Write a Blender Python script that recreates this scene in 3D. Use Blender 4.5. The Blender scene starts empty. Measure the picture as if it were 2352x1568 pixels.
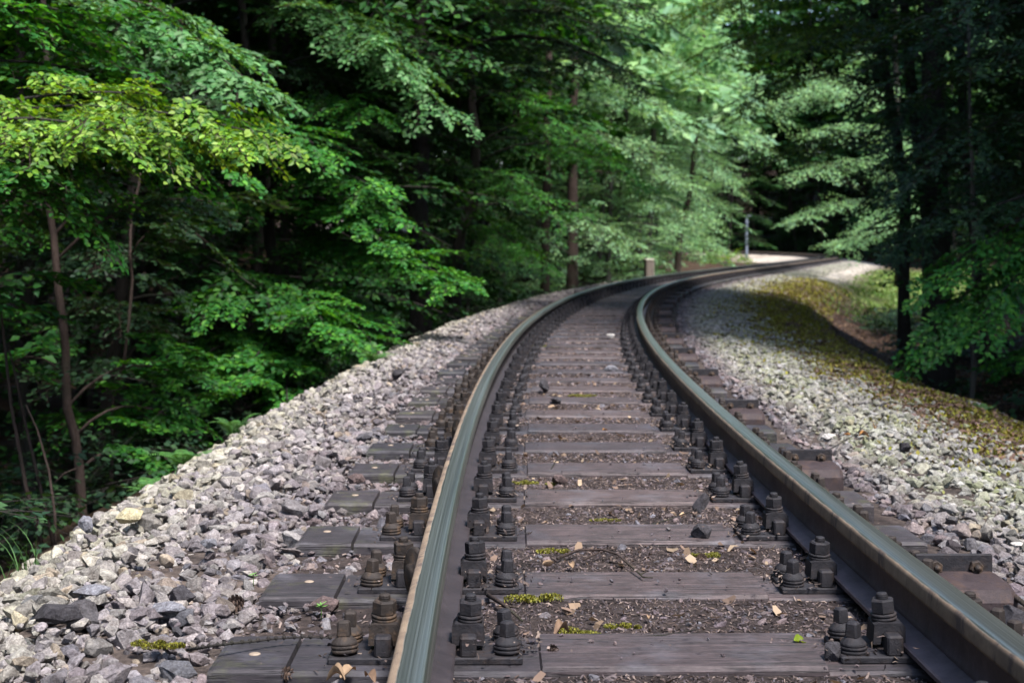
import bpy, bmesh, math, random
import numpy as np
from mathutils import Vector, Matrix, noise as mnoise

random.seed(7)
RNG = np.random.default_rng(11)
R = math.radians
SC = bpy.context.scene
COL = SC.collection

# ------------------------------------------------------------------ camera
F_PX, CX, HY, CAMZ = 3246.0, 1176.0, 565.0, 0.865      # 50 mm lens, measured on the picture
def at(px, py, d):
    """a world point seen at picture position px,py and standing d metres down the line"""
    return Vector(((px - CX) / F_PX * d, d, CAMZ - (py - HY) / F_PX * d))

cam_d = bpy.data.cameras.new("camera")
cam = bpy.data.objects.new("camera", cam_d)
COL.objects.link(cam)
cam.location = (0, 0, CAMZ)
cam.rotation_euler = (R(90), 0, 0)
cam_d.sensor_width = 36.0
cam_d.lens = F_PX / 2352.0 * 36.0
cam_d.shift_y = -(784.0 - HY) / 2352.0
cam_d.clip_start = 0.05
cam_d.clip_end = 2000
cam_d.dof.use_dof = True
cam_d.dof.focus_distance = 3.45
cam_d.dof.aperture_fstop = 6.3
SC.camera = cam

# ------------------------------------------------------------------ tagging
def tag(o, label=None, cat=None, group=None, kind=None):
    if label: o["label"] = label
    if cat: o["category"] = cat
    if group: o["group"] = group
    if kind: o["kind"] = kind
    return o

def empty(name, loc=(0, 0, 0), rz=0.0, label=None, cat=None, group=None, parent=None):
    o = bpy.data.objects.new(name, None)
    COL.objects.link(o)
    o.location = loc
    o.rotation_euler = (0, 0, rz)
    o.empty_display_size = 0.2
    if parent: o.parent = parent
    return tag(o, label, cat, group)

def link(name, me, mat=None, parent=None):
    o = bpy.data.objects.new(name, me)
    COL.objects.link(o)
    if mat is not None:
        for m in (mat if isinstance(mat, (list, tuple)) else [mat]):
            me.materials.append(m)
    if parent: o.parent = parent
    return o

def kids(o):
    return [c for c in bpy.data.objects if c.parent == o]

KID = {}
def note_tree(o):
    """remember children once so that copies stay quick"""
    KID[o.name] = [c for c in o.children]
    for c in KID[o.name]: note_tree(c)

def copy_tree(o, parent=None):
    c = o.copy()
    COL.objects.link(c)
    if parent is not None: c.parent = parent
    for ch in KID.get(o.name, []):
        copy_tree(ch, c)
    return c

# ------------------------------------------------------------------ mesh helpers
class MB:
    """collects plain vertices and faces, then links them as ONE mesh object"""
    def __init__(s): s.v, s.f, s.m, s.sm = [], [], [], []
    def add(s, verts, faces, mi=0, smooth=False):
        b = len(s.v)
        s.v += [tuple(p) for p in verts]
        for f in faces:
            s.f.append(tuple(b + i for i in f)); s.m.append(mi); s.sm.append(smooth)
    def box(s, c, d, rz=0.0, mi=0, taper=1.0, bev=0.0):
        hx, hy, hz = d[0] / 2, d[1] / 2, d[2] / 2
        if bev <= 0:
            pts = [(-hx, -hy, -hz), (hx, -hy, -hz), (hx, hy, -hz), (-hx, hy, -hz)]
            pts += [(x * taper, y * taper, hz) for x, y, _ in pts]
            fs = [(0, 3, 2, 1), (4, 5, 6, 7), (0, 1, 5, 4), (1, 2, 6, 5), (2, 3, 7, 6), (3, 0, 4, 7)]
        else:
            b = min(bev, hx * .9, hy * .9, hz * .9)
            def ring(x, y, z, k):
                return [(-x + k, -y, z), (x - k, -y, z), (x, -y + k, z), (x, y - k, z), (x - k, y, z), (-x + k, y, z), (-x, y - k, z), (-x, -y + k, z)]
            t = taper
            pts = ring(hx - b, hy - b, -hz, b * .4) + ring(hx, hy, -hz + b, b) + ring(hx * t, hy * t, hz - b, b) + ring(hx * t - b, hy * t - b, hz, b * .4)
            fs = [tuple(reversed(range(8))), tuple(range(24, 32))]
            for r in range(3):
                for i in range(8):
                    j = (i + 1) % 8
                    fs.append((r * 8 + i, r * 8 + j, r * 8 + 8 + j, r * 8 + 8 + i))
        ca, sa = math.cos(rz), math.sin(rz)
        s.add([(c[0] + x * ca - y * sa, c[1] + x * sa + y * ca, c[2] + z) for x, y, z in pts], fs, mi)
    def lathe(s, c, prof, n=16, mi=0, rz=0.0, smooth=True, wob=0.0, axis='z'):
        """prof: list of (radius, height)"""
        vs = []
        for r, z in prof:
            for k in range(n):
                a = rz + 2 * math.pi * k / n
                rr = r * (1 + wob * math.sin(3 * a + 40 * z))
                p = (rr * math.cos(a), rr * math.sin(a), z)
                if axis == 'y': p = (p[0], -p[2], p[1])
                if axis == 'x': p = (p[2], p[0], p[1])
                vs.append((c[0] + p[0], c[1] + p[1], c[2] + p[2]))
        fs = []
        for r in range(len(prof) - 1):
            for k in range(n):
                j = (k + 1) % n
                fs.append((r * n + k, r * n + j, r * n + n + j, r * n + n + k))
        fs.append(tuple(reversed(range(n))))
        fs.append(tuple((len(prof) - 1) * n + k for k in range(n)))
        s.add(vs, fs, mi, smooth)
    def tube(s, pts, radii, n=6, mi=0, smooth=True):
        pts = [Vector(p) for p in pts]
        vs, fs = [], []
        up = Vector((0.13, 0.21, 1)).normalized()
        for i, p in enumerate(pts):
            t = (pts[min(i + 1, len(pts) - 1)] - pts[max(i - 1, 0)]).normalized()
            a = t.cross(up)
            if a.length < .15: a = t.cross(Vector((1, 0, 0)))
            a.normalize(); b = t.cross(a)
            r = radii[i] if hasattr(radii, '__len__') else radii
            for k in range(n):
                q = 2 * math.pi * k / n
                vs.append(p + (a * math.cos(q) + b * math.sin(q)) * r)
        for i in range(len(pts) - 1):
            for k in range(n):
                j = (k + 1) % n
                fs.append((i * n + k, i * n + n + k, i * n + n + j, i * n + j))
        fs.append(tuple(range(n)))
        fs.append(tuple(reversed([(len(pts) - 1) * n + k for k in range(n)])))
        s.add(vs, fs, mi, smooth)
    def mesh(s, name):
        me = bpy.data.meshes.new(name)
        me.from_pydata(s.v, [], s.f)
        me.polygons.foreach_set("material_index", s.m)
        me.polygons.foreach_set("use_smooth", s.sm)
        me.update()
        return me
    def build(s, name, mat, parent=None):
        return link(name, s.mesh(name), mat, parent)

def np_mesh(name, V, F, mi=None, colors=None, smooth=False):
    """V (n,3); F (m,k) one polygon size or list of such arrays"""
    Fs = F if isinstance(F, list) else [F]
    Fs = [f for f in Fs if len(f)]
    me = bpy.data.meshes.new(name)
    me.vertices.add(len(V))
    me.vertices.foreach_set("co", np.ascontiguousarray(V, dtype=np.float32).ravel())
    loops = np.concatenate([f.ravel() for f in Fs]).astype(np.int32)
    sizes = np.concatenate([np.full(len(f), f.shape[1], dtype=np.int32) for f in Fs])
    me.loops.add(len(loops))
    me.loops.foreach_set("vertex_index", loops)
    me.polygons.add(len(sizes))
    starts = np.concatenate([[0], np.cumsum(sizes)[:-1]]).astype(np.int32)
    me.polygons.foreach_set("loop_start", starts)
    if mi is not None: me.polygons.foreach_set("material_index", mi.astype(np.int32))
    me.polygons.foreach_set("use_smooth", np.full(len(sizes), smooth, dtype=bool))
    me.update(calc_edges=True)
    if colors is not None:
        at_ = me.color_attributes.new("Col", 'FLOAT_COLOR', 'POINT')
        c = np.ones((len(V), 4), dtype=np.float32); c[:, :3] = colors
        at_.data.foreach_set("color", c.ravel())
    return me

# ------------------------------------------------------------------ materials
def new_mat(name):
    m = bpy.data.materials.new(name)
    m.use_nodes = True
    nt = m.node_tree
    b = nt.nodes["Principled BSDF"]
    return m, nt, b

def N(nt, t, **kw):
    n = nt.nodes.new(t)
    for k, v in kw.items():
        if k.startswith("i_"): n.inputs[k[2:].replace("_", " ")].default_value = v
        else: setattr(n, k, v)
    return n

def noise_tex(nt, vec, scale, detail=4, rough=.6, stretch=None):
    n = N(nt, "ShaderNodeTexNoise")
    n.inputs["Scale"].default_value = scale
    n.inputs["Detail"].default_value = detail
    n.inputs["Roughness"].default_value = rough
    if stretch:
        mp = N(nt, "ShaderNodeMapping")
        mp.inputs["Scale"].default_value = stretch
        nt.links.new(vec, mp.inputs["Vector"]); vec = mp.outputs[0]
    nt.links.new(vec, n.inputs["Vector"])
    return n.outputs["Fac"]

def ramp(nt, fac, stops):
    r = N(nt, "ShaderNodeValToRGB")
    e = r.color_ramp.elements
    while len(e) < len(stops): e.new(0.5)
    for el, (p, c) in zip(e, stops):
        el.position = p
        el.color = (c[0], c[1], c[2], 1) if hasattr(c, '__len__') else (c, c, c, 1)
    nt.links.new(fac, r.inputs["Fac"])
    return r.outputs["Color"]

def mix(nt, fac, a, b, blend='MIX'):
    n = N(nt, "ShaderNodeMix", data_type='RGBA', blend_type=blend)
    for sock, val in ((n.inputs[0], fac), (n.inputs[6], a), (n.inputs[7], b)):
        if isinstance(val, (int, float)): sock.default_value = val
        elif isinstance(val, tuple): sock.default_value = (*val, 1) if len(val) == 3 else val
        else: nt.links.new(val, sock)
    return n.outputs[2]

def math_(nt, op, a, b=None, clamp=False):
    n = N(nt, "ShaderNodeMath", operation=op, use_clamp=clamp)
    for i, v in enumerate((a, b)):
        if v is None: continue
        if isinstance(v, (int, float)): n.inputs[i].default_value = v
        else: nt.links.new(v, n.inputs[i])
    return n.outputs[0]

def bump(nt, b, height, strength=.4, dist=.01):
    n = N(nt, "ShaderNodeBump")
    n.inputs["Strength"].default_value = strength
    n.inputs["Distance"].default_value = dist
    nt.links.new(height, n.inputs["Height"])
    nt.links.new(n.outputs[0], b.inputs["Normal"])

def coords(nt, kind="Object"):
    return N(nt, "ShaderNodeTexCoord").outputs[kind]

def vcol(nt):
    return N(nt, "ShaderNodeVertexColor", layer_name="Col").outputs["Color"]

def obj_rand(nt):
    return N(nt, "ShaderNodeObjectInfo").outputs["Random"]

def plain(name, c1, c2, scale=20, rough=.8, metal=0.0, bstr=.4, bdist=.004, stretch=None, detail=5):
    m, nt, b = new_mat(name)
    v = coords(nt)
    f = noise_tex(nt, v, scale, detail, .65, stretch)
    nt.links.new(ramp(nt, f, [(.3, c1), (.7, c2)]), b.inputs["Base Color"])
    b.inputs["Roughness"].default_value = rough
    b.inputs["Metallic"].default_value = metal
    f2 = noise_tex(nt, v, scale * 3, 6, .7, stretch)
    bump(nt, b, f2, bstr, bdist)
    return m

M = {}
# ballast stone: colour of each stone is its own, plus grain
def stone_mat(name):
    m, nt, b = new_mat(name)
    v = coords(nt)
    c = vcol(nt)
    g = noise_tex(nt, v, 190, 4, .7)
    g2 = noise_tex(nt, v, 45, 3, .6)
    k = mix(nt, 1.0, c, ramp(nt, g, [(.3, (.5, .48, .48)), (.7, (1.4, 1.38, 1.36))]), 'MULTIPLY')
    k = mix(nt, 1.0, k, ramp(nt, g2, [(.32, (.58, .55, .54)), (.55, (1.0, 1.0, 1.0)), (.72, (1.25, 1.22, 1.16))]), 'MULTIPLY')
    nt.links.new(k, b.inputs["Base Color"])
    b.inputs["Roughness"].default_value = .85
    b.inputs["Specular IOR Level"].default_value = .3
    bump(nt, b, noise_tex(nt, v, 60, 7, .75), 1.0, .011)
    return m
M['stone'] = stone_mat("ballast_stone")

def leaf_mat(name, trans=.32, rough=.42, spec=.5, tint=(1.25, 1.1, .35)):
    m, nt, b = new_mat(name)
    c = vcol(nt)
    nt.links.new(c, b.inputs["Base Color"])
    b.inputs["Roughness"].default_value = rough
    b.inputs["Specular IOR Level"].default_value = spec
    tr = N(nt, "ShaderNodeBsdfTranslucent")
    nt.links.new(mix(nt, 1.0, c, tint, 'MULTIPLY'), tr.inputs["Color"])
    ms = N(nt, "ShaderNodeMixShader")
    ms.inputs[0].default_value = trans
    nt.links.new(b.outputs[0], ms.inputs[1]); nt.links.new(tr.outputs[0], ms.inputs[2])
    nt.links.new(ms.outputs[0], nt.nodes["Material Output"].inputs["Surface"])
    return m
M['leaf'] = leaf_mat("beech_leaf", .38, .5, .24, (1.3, 1.15, .3))
M['leaf_dim'] = leaf_mat("shaded_leaf", .22, .6, .2)  # duller copy of the beech leaf, standing in for woodland shade
M['leaf_sunlit'] = leaf_mat("sunlit_leaf", .45, .5, .3, (1.15, 1.12, .75))  # more translucent leaf copy that helps paint sunlight on the far trees
M['needle'] = leaf_mat("fern_leaf", .25, .55, .3)
M['litter'] = leaf_mat("dead_leaf", .15, .75, .2, (1.0, .8, .6))

def bark_mat(name, c1, c2, c3=None):
    m, nt, b = new_mat(name)
    v = coords(nt)
    f = noise_tex(nt, v, 9, 6, .7, (3, 3, .7))
    k = ramp(nt, f, [(.3, c1), (.7, c2)])
    g = noise_tex(nt, v, 2.2, 4, .6)
    k = mix(nt, ramp(nt, g, [(.5, 0.0), (.7, .6)]), k, c3 or (.03, .04, .022))
    nt.links.new(k, b.inputs["Base Color"])
    b.inputs["Roughness"].default_value = .9
    b.inputs["Specular IOR Level"].default_value = .2
    bump(nt, b, noise_tex(nt, v, 14, 6, .7, (4, 4, .8)), .9, .02)
    return m
M['bark_brown'] = bark_mat("bark_brown", (.036, .025, .022), (.08, .055, .046))
M['bark_grey'] = bark_mat("bark_grey", (.06, .056, .052), (.14, .125, .11))
M['bark_dark'] = bark_mat("bark_dark", (.022, .019, .018), (.05, .042, .038))
# ------------------------------------------------------------------ the line of the track
DS = 0.25
S0, S1 = -14.0, 190.0
S_ARR = np.arange(S0, S1, DS)
def kappa(s):
    if s < 32: return 1 / 121.0
    if s < 46: return (46 - s) / 14 / 121.0
    if s < 84: return 0.0
    if s < 96: return -(s - 84) / 12 / 34.0
    if s < 130: return -1 / 34.0
    if s < 140: return -(140 - s) / 10 / 34.0
    return 0.0
def build_path():
    i43 = int(round((4.3 - S0) / DS))
    n = len(S_ARR)
    th = np.zeros(n); X = np.zeros(n); Y = np.zeros(n)
    X[i43], Y[i43] = 0.346, 4.3
    for i in range(i43, n - 1):
        th[i + 1] = th[i] + kappa(S_ARR[i] + DS / 2) * DS
        a = (th[i] + th[i + 1]) / 2
        X[i + 1] = X[i] + math.sin(a) * DS; Y[i + 1] = Y[i] + math.cos(a) * DS
    for i in range(i43, 0, -1):
        th[i - 1] = th[i] - kappa(S_ARR[i] - DS / 2) * DS
        a = (th[i] + th[i - 1]) / 2
        X[i - 1] = X[i] - math.sin(a) * DS; Y[i - 1] = Y[i] - math.cos(a) * DS
    return X, Y, th
PX, PY, PT = build_path()
def rise(s):
    """the line climbs a little towards the far bend"""
    s = np.asarray(s, dtype=float)
    k = np.clip((s - 84) / 40, 0, 1)
    return 0.34 * k * k * (3 - 2 * k)
PZ = rise(S_ARR)
def frame(s):
    x = np.interp(s, S_ARR, PX); y = np.interp(s, S_ARR, PY); a = np.interp(s, S_ARR, PT)
    return x, y, a
def W(s, t, z=0.0):
    """world point s metres along, t to the outer (+) or ravine (-) side, z over sleeper tops"""
    x, y, a = frame(s)
    return Vector((x + t * math.cos(a), y - t * math.sin(a), z + float(rise(s))))
def Wn(s, t):
    x, y, a = frame(s)
    return x + t * np.cos(a), y - t * np.sin(a)
def nearest(x, y):
    """(s,t) of world points, arrays"""
    x = np.asarray(x, float).ravel(); y = np.asarray(y, float).ravel()
    so = np.empty_like(x); to = np.empty_like(x)
    idx = np.arange(0, len(S_ARR), 2)
    for k in range(0, len(x), 4000):
        dx = x[k:k + 4000, None] - PX[None, idx]; dy = y[k:k + 4000, None] - PY[None, idx]
        j = np.argmin(dx * dx + dy * dy, axis=1)
        r = np.arange(len(j))
        a = PT[idx][j]
        so[k:k + 4000] = S_ARR[idx][j] + dx[r, j] * np.sin(a) + dy[r, j] * np.cos(a)
        to[k:k + 4000] = dx[r, j] * np.cos(a) - dy[r, j] * np.sin(a)
        d = np.sqrt(dx[r, j] ** 2 + dy[r, j] ** 2)
        end = d > np.abs(to[k:k + 4000]) + 1
        to[k:k + 4000] = np.where(end, np.sign(to[k:k + 4000]) * d, to[k:k + 4000])
    return so, to

T_L = [(-400, -2), (-60, -1), (-30, -3.2), (-14, -3.5), (-8, -2.9), (-5.2, -2.1), (-3.2, -.95), (-2.1, -.32), (-1.72, -.1), (-1.45, -.02), (-1.0, -.042), (-.74, -.034), (-.5, -.016), (0, -.010), (.5, -.016), (.70, -.04),
       (.95, -.085), (1.25, -.085), (1.4, -.08), (2.0, -.18), (2.6, -.26), (3.1, -.42), (3.7, -.85), (4.5, -1.25), (6, -1.05), (9, -.35), (14, 1.3), (25, 4.5), (60, 14), (400, 20)]
TLX = np.array([p[0] for p in T_L]); TLZ = np.array([p[1] for p in T_L])
def profile(s, t):
    z = np.interp(t, TLX, TLZ)
    # past the S-bend the bank on the outer side flattens into a grassy level
    k = np.clip((s - 40) / 16, 0, 1)
    flat = np.interp(t, [-400, 2.2, 3, 4.5, 9, 14, 25, 60, 400], [0, -.2, -.34, -.5, -.4, .3, 3, 12, 20])
    z = np.where(t > 2.2, z * (1 - k) + flat * k, z)
    k2 = np.clip((s - 45) / 20, 0, 1)
    flatl = np.interp(t, [-400, -60, -30, -14, -4, -1.7, -1.3, 400], [6, 3, 1, .2, -.2, -.1, -.03, -.03])
    z = np.where(t < -1.3, z * (1 - k2) + flatl * k2, z)
    return z + rise(s)
def lump(x, y, f):
    return np.sin(x * f + 1.3 * np.sin(y * f * .7)) * np.sin(y * f * 1.1 + 1.7 * np.sin(x * f * .6 + 2))
def ground_z(x, y):
    s, t = nearest(x, y)
    z = profile(s, t)
    amp = np.interp(np.abs(t), [1.6, 3, 8], [0.0, .05, .22])
    z = z + amp * (lump(np.asarray(x).ravel(), np.asarray(y).ravel(), 1.1) + .5 * lump(np.asarray(x).ravel() + 3, np.asarray(y).ravel(), 3.1))
    return z
def surf(s, t):
    """height of the ground sheet where s,t lies"""
    x, y = Wn(s, t)
    amp = np.interp(np.abs(t), [1.6, 3, 8], [0.0, .05, .22])
    return profile(s, t) + amp * (lump(x, y, 1.1) + .5 * lump(x + 3, y, 3.1))
def gz(x, y): return float(ground_z([x], [y])[0])

# ------------------------------------------------------------------ ground sheet
def axis(segs):
    out = []
    for a, b, st in segs: out += list(np.arange(a, b, st))
    return np.array(out + [segs[-1][1]])
gx = axis([(-500, -60, 40), (-60, -16, 3), (-16, -5, .6), (-5, 8, .16), (8, 26, .45), (26, 70, 3), (70, 500, 40)])
gy = axis([(-500, -20, 40), (-20, 0, 1.0), (0, 26, .2), (26, 60, .5), (60, 140, 1.0), (140, 500, 40)])
GX, GY = np.meshgrid(gx, gy)
gs, gt = nearest(GX, GY)
GZ = ground_z(GX, GY)
# colours: soil in the crib, litter, moss strip, forest floor
def zone_colour(s, t, x, y):
    n = len(t)
    c = np.tile(np.array([.042, .028, .02]), (n, 1))
    def blend(mask, col):
        c[:] = c * (1 - mask[:, None]) + np.array(col) * mask[:, None]
    sm = lambda a, b, v: np.clip((v - a) / (b - a), 0, 1)
    nz = .5 + .5 * lump(x, y, 2.3) * lump(x + 5, y + 2, 5.1)
    blend(sm(-2.2, -1.7, t) * (1 - sm(2.0, 2.4, t)), (.09, .075, .072))
    blend((np.abs(t) < 1.0).astype(float), (.044, .036, .037))
    moss = sm(1.8, 2.3, t) * (1 - sm(2.9, 3.6, t)) * sm(4, 8, s) * (1 - sm(60, 70, s))
    blend(moss * np.clip(nz * 1.5 - .1, 0, 1), (.12, .105, .03))
    blend(moss * .5, (.10, .068, .048))
    shoulder = sm(38, 48, s) * (np.abs(t) > .95) * (1 - sm(2.6, 3.6, t)) * sm(-2.4, -1.8, t)
    blend(shoulder, (.36, .34, .32))
    blend(sm(84, 90, s) * (1 - sm(126, 130, s)) * sm(-7, -5, t) * (t < -.95), (.36, .335, .315))
    far = sm(36, 46, s) * sm(3.0, 4.4, t) * (1 - sm(11, 14, t)) * (1 - sm(70, 90, s))
    blend(far * np.clip(nz * 2.2 - .4, 0, 1), (.10, .16, .045))
    return c
gcol = zone_colour(gs, gt, GX.ravel(), GY.ravel())
gv = np.stack([GX.ravel(), GY.ravel(), GZ], axis=1)
nx, ny = len(gx), len(gy)
ii = (np.arange(ny - 1)[:, None] * nx + np.arange(nx - 1)[None, :]).ravel()
gf = np.stack([ii, ii + 1, ii + 1 + nx, ii + nx], axis=1)
m, nt, b = new_mat("forest_floor")
v = coords(nt)
c = vcol(nt)
k = mix(nt, 1.0, c, ramp(nt, noise_tex(nt, v, 24, 6, .75), [(.3, (.35, .33, .33)), (.7, (1.8, 1.7, 1.6))]), 'MULTIPLY')
k = mix(nt, 1.0, k, ramp(nt, noise_tex(nt, v, 3, 4, .7), [(.3, (.6, .6, .6)), (.7, (1.35, 1.3, 1.2))]), 'MULTIPLY')
nt.links.new(k, b.inputs["Base Color"])
b.inputs["Roughness"].default_value = .95
b.inputs["Specular IOR Level"].default_value = .15
bump(nt, b, noise_tex(nt, v, 40, 6, .75), .9, .03)
M['ground'] = m
ground = link("ground", np_mesh("ground", gv, gf, colors=gcol, smooth=True), M['ground'])
tag(ground, "mossy leaf-strewn forest ground falling away from the raised ballast bank", "ground", kind="structure")

# ------------------------------------------------------------------ rails
GAUGE = 1.067
def half_to_loop(h):
    return [(x, z) for x, z in h] + [(-x, z) for x, z in reversed(h)]
HEAD = half_to_loop([(.007, -.054), (.0335, -.0415), (.0342, -.036), (.0335, -.014), (.0315, -.0065), (.027, -.0025), (.020, -.0008), (.010, 0)])
WEB = half_to_loop([(.016, -.128), (.0085, -.118), (.0072, -.1), (.0072, -.06), (.0105, -.0512)])
FOOT = half_to_loop([(.0625, -.149), (.0625, -.1405), (.058, -.1375), (.03, -.131), (.012, -.124)])
RAIL_TOP = .165
def sweep(name, prof, s_list, t0, mat, parent=None, smooth=True):
    n = len(prof); V = []; UVu = []
    for s in s_list:
        x, y, a = frame(s); z0 = float(rise(s))
        ca, sa = math.cos(a), math.sin(a)
        for (u, z) in prof:
            t = t0 + u
            V.append((x + t * ca, y - t * sa, z0 + RAIL_TOP + z))
    F = []
    for i in range(len(s_list) - 1):
        for k in range(n):
            j = (k + 1) % n
            F.append((i * n + k, i * n + n + k, i * n + n + j, i * n + j))
    F = np.array(F)
    me = np_mesh(name, np.array(V), [F, np.array([list(range(n))]), np.array([[(len(s_list) - 1) * n + k for k in reversed(range(n))]])])
    uv = me.uv_layers.new(name="rail")
    lv = np.empty(len(me.loops), dtype=np.int32); me.loops.foreach_get("vertex_index", lv)
    sl = np.array(s_list); pu = np.array([p[0] for p in prof])
    uvs = np.stack([sl[lv // n] , pu[lv % n] * 10 + .5], axis=1).astype(np.float32)
    uv.data.foreach_set("uv", uvs.ravel())
    me.polygons.foreach_set("use_smooth", np.full(len(me.polygons), smooth, dtype=bool))
    o = link(name, me, mat, parent)
    return o

def head_mat(name, lo, hi, tread, tread2, line=None):
    """running band between lateral positions lo..hi (m from the rail's centre), rust outside it"""
    m, nt, b = new_mat(name)
    uvn = N(nt, "ShaderNodeUVMap", uv_map="rail").outputs[0]
    sep = N(nt, "ShaderNodeSeparateXYZ"); nt.links.new(uvn, sep.inputs[0])
    lat = math_(nt, 'MULTIPLY', math_(nt, 'SUBTRACT', sep.outputs[1], .5), .1)
    v = coords(nt)
    wob = math_(nt, 'MULTIPLY', math_(nt, 'SUBTRACT', noise_tex(nt, v, 6, 5, .7), .5), .009)
    latw = math_(nt, 'ADD', lat, wob)
    a = N(nt, "ShaderNodeMapRange", interpolation_type='SMOOTHSTEP'); nt.links.new(latw, a.inputs[0])
    a.inputs[1].default_value = lo - .0015; a.inputs[2].default_value = lo + .0015
    c = N(nt, "ShaderNodeMapRange", interpolation_type='SMOOTHSTEP'); nt.links.new(latw, c.inputs[0])
    c.inputs[1].default_value = hi + .0015; c.inputs[2].default_value = hi - .0015
    geo = N(nt, "ShaderNodeNewGeometry")
    sn = N(nt, "ShaderNodeSeparateXYZ"); nt.links.new(geo.outputs["Normal"], sn.inputs[0])
    band = math_(nt, 'MULTIPLY', a.outputs[0], c.outputs[0])
    # long streaks along the rail
    cx = N(nt, "ShaderNodeCombineXYZ")
    nt.links.new(math_(nt, 'MULTIPLY', sep.outputs[0], .35), cx.inputs[0]); nt.links.new(math_(nt, 'MULTIPLY', sep.outputs[1], 22), cx.inputs[1])
    st = noise_tex(nt, cx.outputs[0], 1.0, 5, .7)
    tcol = ramp(nt, st, [(.3, tread2), (.65, tread)])
    spots = noise_tex(nt, v, 34, 4, .75)
    tcol = mix(nt, ramp(nt, spots, [(.7, 0.0), (.75, .75)]), tcol, (.05, .05, .055))
    rustn = noise_tex(nt, v, 16, 6, .75)
    cs = N(nt, "ShaderNodeCombineXYZ")
    nt.links.new(math_(nt, 'MULTIPLY', sep.outputs[0], 26), cs.inputs[0]); nt.links.new(math_(nt, 'MULTIPLY', sep.outputs[1], 3), cs.inputs[1])
    drip = noise_tex(nt, v, 11, 6, .72, (1, 1, .3))
    rcol = ramp(nt, rustn, [(.25, (.105, .07, .05)), (.6, (.205, .145, .097)), (.8, (.265, .2, .142))])
    rcol = mix(nt, ramp(nt, drip, [(.53, 0.0), (.6, .85)]), rcol, (.06, .042, .038))
    nt.links.new(mix(nt, band, rcol, tcol), b.inputs["Base Color"])
    nt.links.new(math_(nt, 'MULTIPLY', band, .85), b.inputs["Metallic"])
    rr = math_(nt, 'ADD', math_(nt, 'MULTIPLY', st, .25), .26)
    inv = math_(nt, 'SUBTRACT', 1.0, band)
    nt.links.new(math_(nt, 'ADD', math_(nt, 'MULTIPLY', band, rr), math_(nt, 'MULTIPLY', inv, .8)), b.inputs["Roughness"])
    h = math_(nt, 'ADD', math_(nt, 'MULTIPLY', inv, rustn), math_(nt, 'MULTIPLY', band, math_(nt, 'MULTIPLY', st, .25)))
    bump(nt, b, h, .35, .003)
    return m
M['head_a'] = head_mat("rail_head_ravine_side", -.0165, .06, (.30, .315, .285), (.07, .078, .068))
M['head_b'] = head_mat("rail_head_bank_side", -.0285, .030, (.285, .295, .26), (.055, .06, .05))
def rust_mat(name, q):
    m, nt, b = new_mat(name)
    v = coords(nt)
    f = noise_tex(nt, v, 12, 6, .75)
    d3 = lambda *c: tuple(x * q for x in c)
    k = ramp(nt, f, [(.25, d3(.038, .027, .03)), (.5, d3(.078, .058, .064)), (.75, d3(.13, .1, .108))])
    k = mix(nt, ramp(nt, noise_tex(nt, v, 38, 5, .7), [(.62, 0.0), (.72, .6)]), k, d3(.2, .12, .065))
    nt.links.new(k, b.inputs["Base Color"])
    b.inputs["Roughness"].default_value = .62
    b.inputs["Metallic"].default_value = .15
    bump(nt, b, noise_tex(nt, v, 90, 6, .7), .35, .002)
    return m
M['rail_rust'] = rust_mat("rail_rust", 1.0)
M['rail_shaded'] = rust_mat("shaded_rail_rust", .34)  # darker copy of the rust, shade on this rail put into the colour
s_list = list(np.arange(-6, 40, .25)) + list(np.arange(40, 150, .6))
rails = []
for side, mt, lab in ((-1, 'head_a', "long curved steel rail nearer the dark ravine, tan rust stripe along its crown"),
                      (1, 'head_b', "long curved steel rail nearer the mossy bank, dark stains dripping down its side")):
    t0 = side * GAUGE / 2
    body = M['rail_shaded' if side < 0 else 'rail_rust']
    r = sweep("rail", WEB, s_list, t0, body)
    tag(r, lab, "rail", "the two running rails")
    sweep("rail_head", HEAD, s_list, t0, M[mt], r)
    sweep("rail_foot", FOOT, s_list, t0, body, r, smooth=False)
    rails.append(r)
# round steel discs bolted to the outer side of the ravine-side rail
iron_holder = []
# ------------------------------------------------------------------ iron and wood
def iron_mat(name, c1, c2, rust, amt):
    m, nt, b = new_mat(name)
    v = coords(nt)
    k = ramp(nt, noise_tex(nt, v, 30, 5, .7), [(.3, c1), (.7, c2)])
    k = mix(nt, ramp(nt, noise_tex(nt, v, 22, 4, .7), [(.5, 0.0), (.68, amt)]), k, rust)
    nt.links.new(k, b.inputs["Base Color"])
    b.inputs["Roughness"].default_value = .68
    b.inputs["Metallic"].default_value = .1
    b.inputs["Specular IOR Level"].default_value = .3
    bump(nt, b, noise_tex(nt, v, 120, 5, .75), .7, .004)
    return m
M['iron'] = iron_mat("greasy_iron", (.010, .009, .011), (.029, .026, .03), (.05, .032, .024), .45)
M['iron_rust'] = iron_mat("rusty_iron", (.018, .014, .013), (.046, .034, .028), (.11, .065, .036), .75)
M['casting'] = iron_mat("brown_casting", (.025, .017, .018), (.052, .036, .037), (.085, .048, .03), .5)
M['pinhead'] = plain("date_nail_steel", (.22, .16, .12), (.34, .27, .2), 90, .7, .2)

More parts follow.
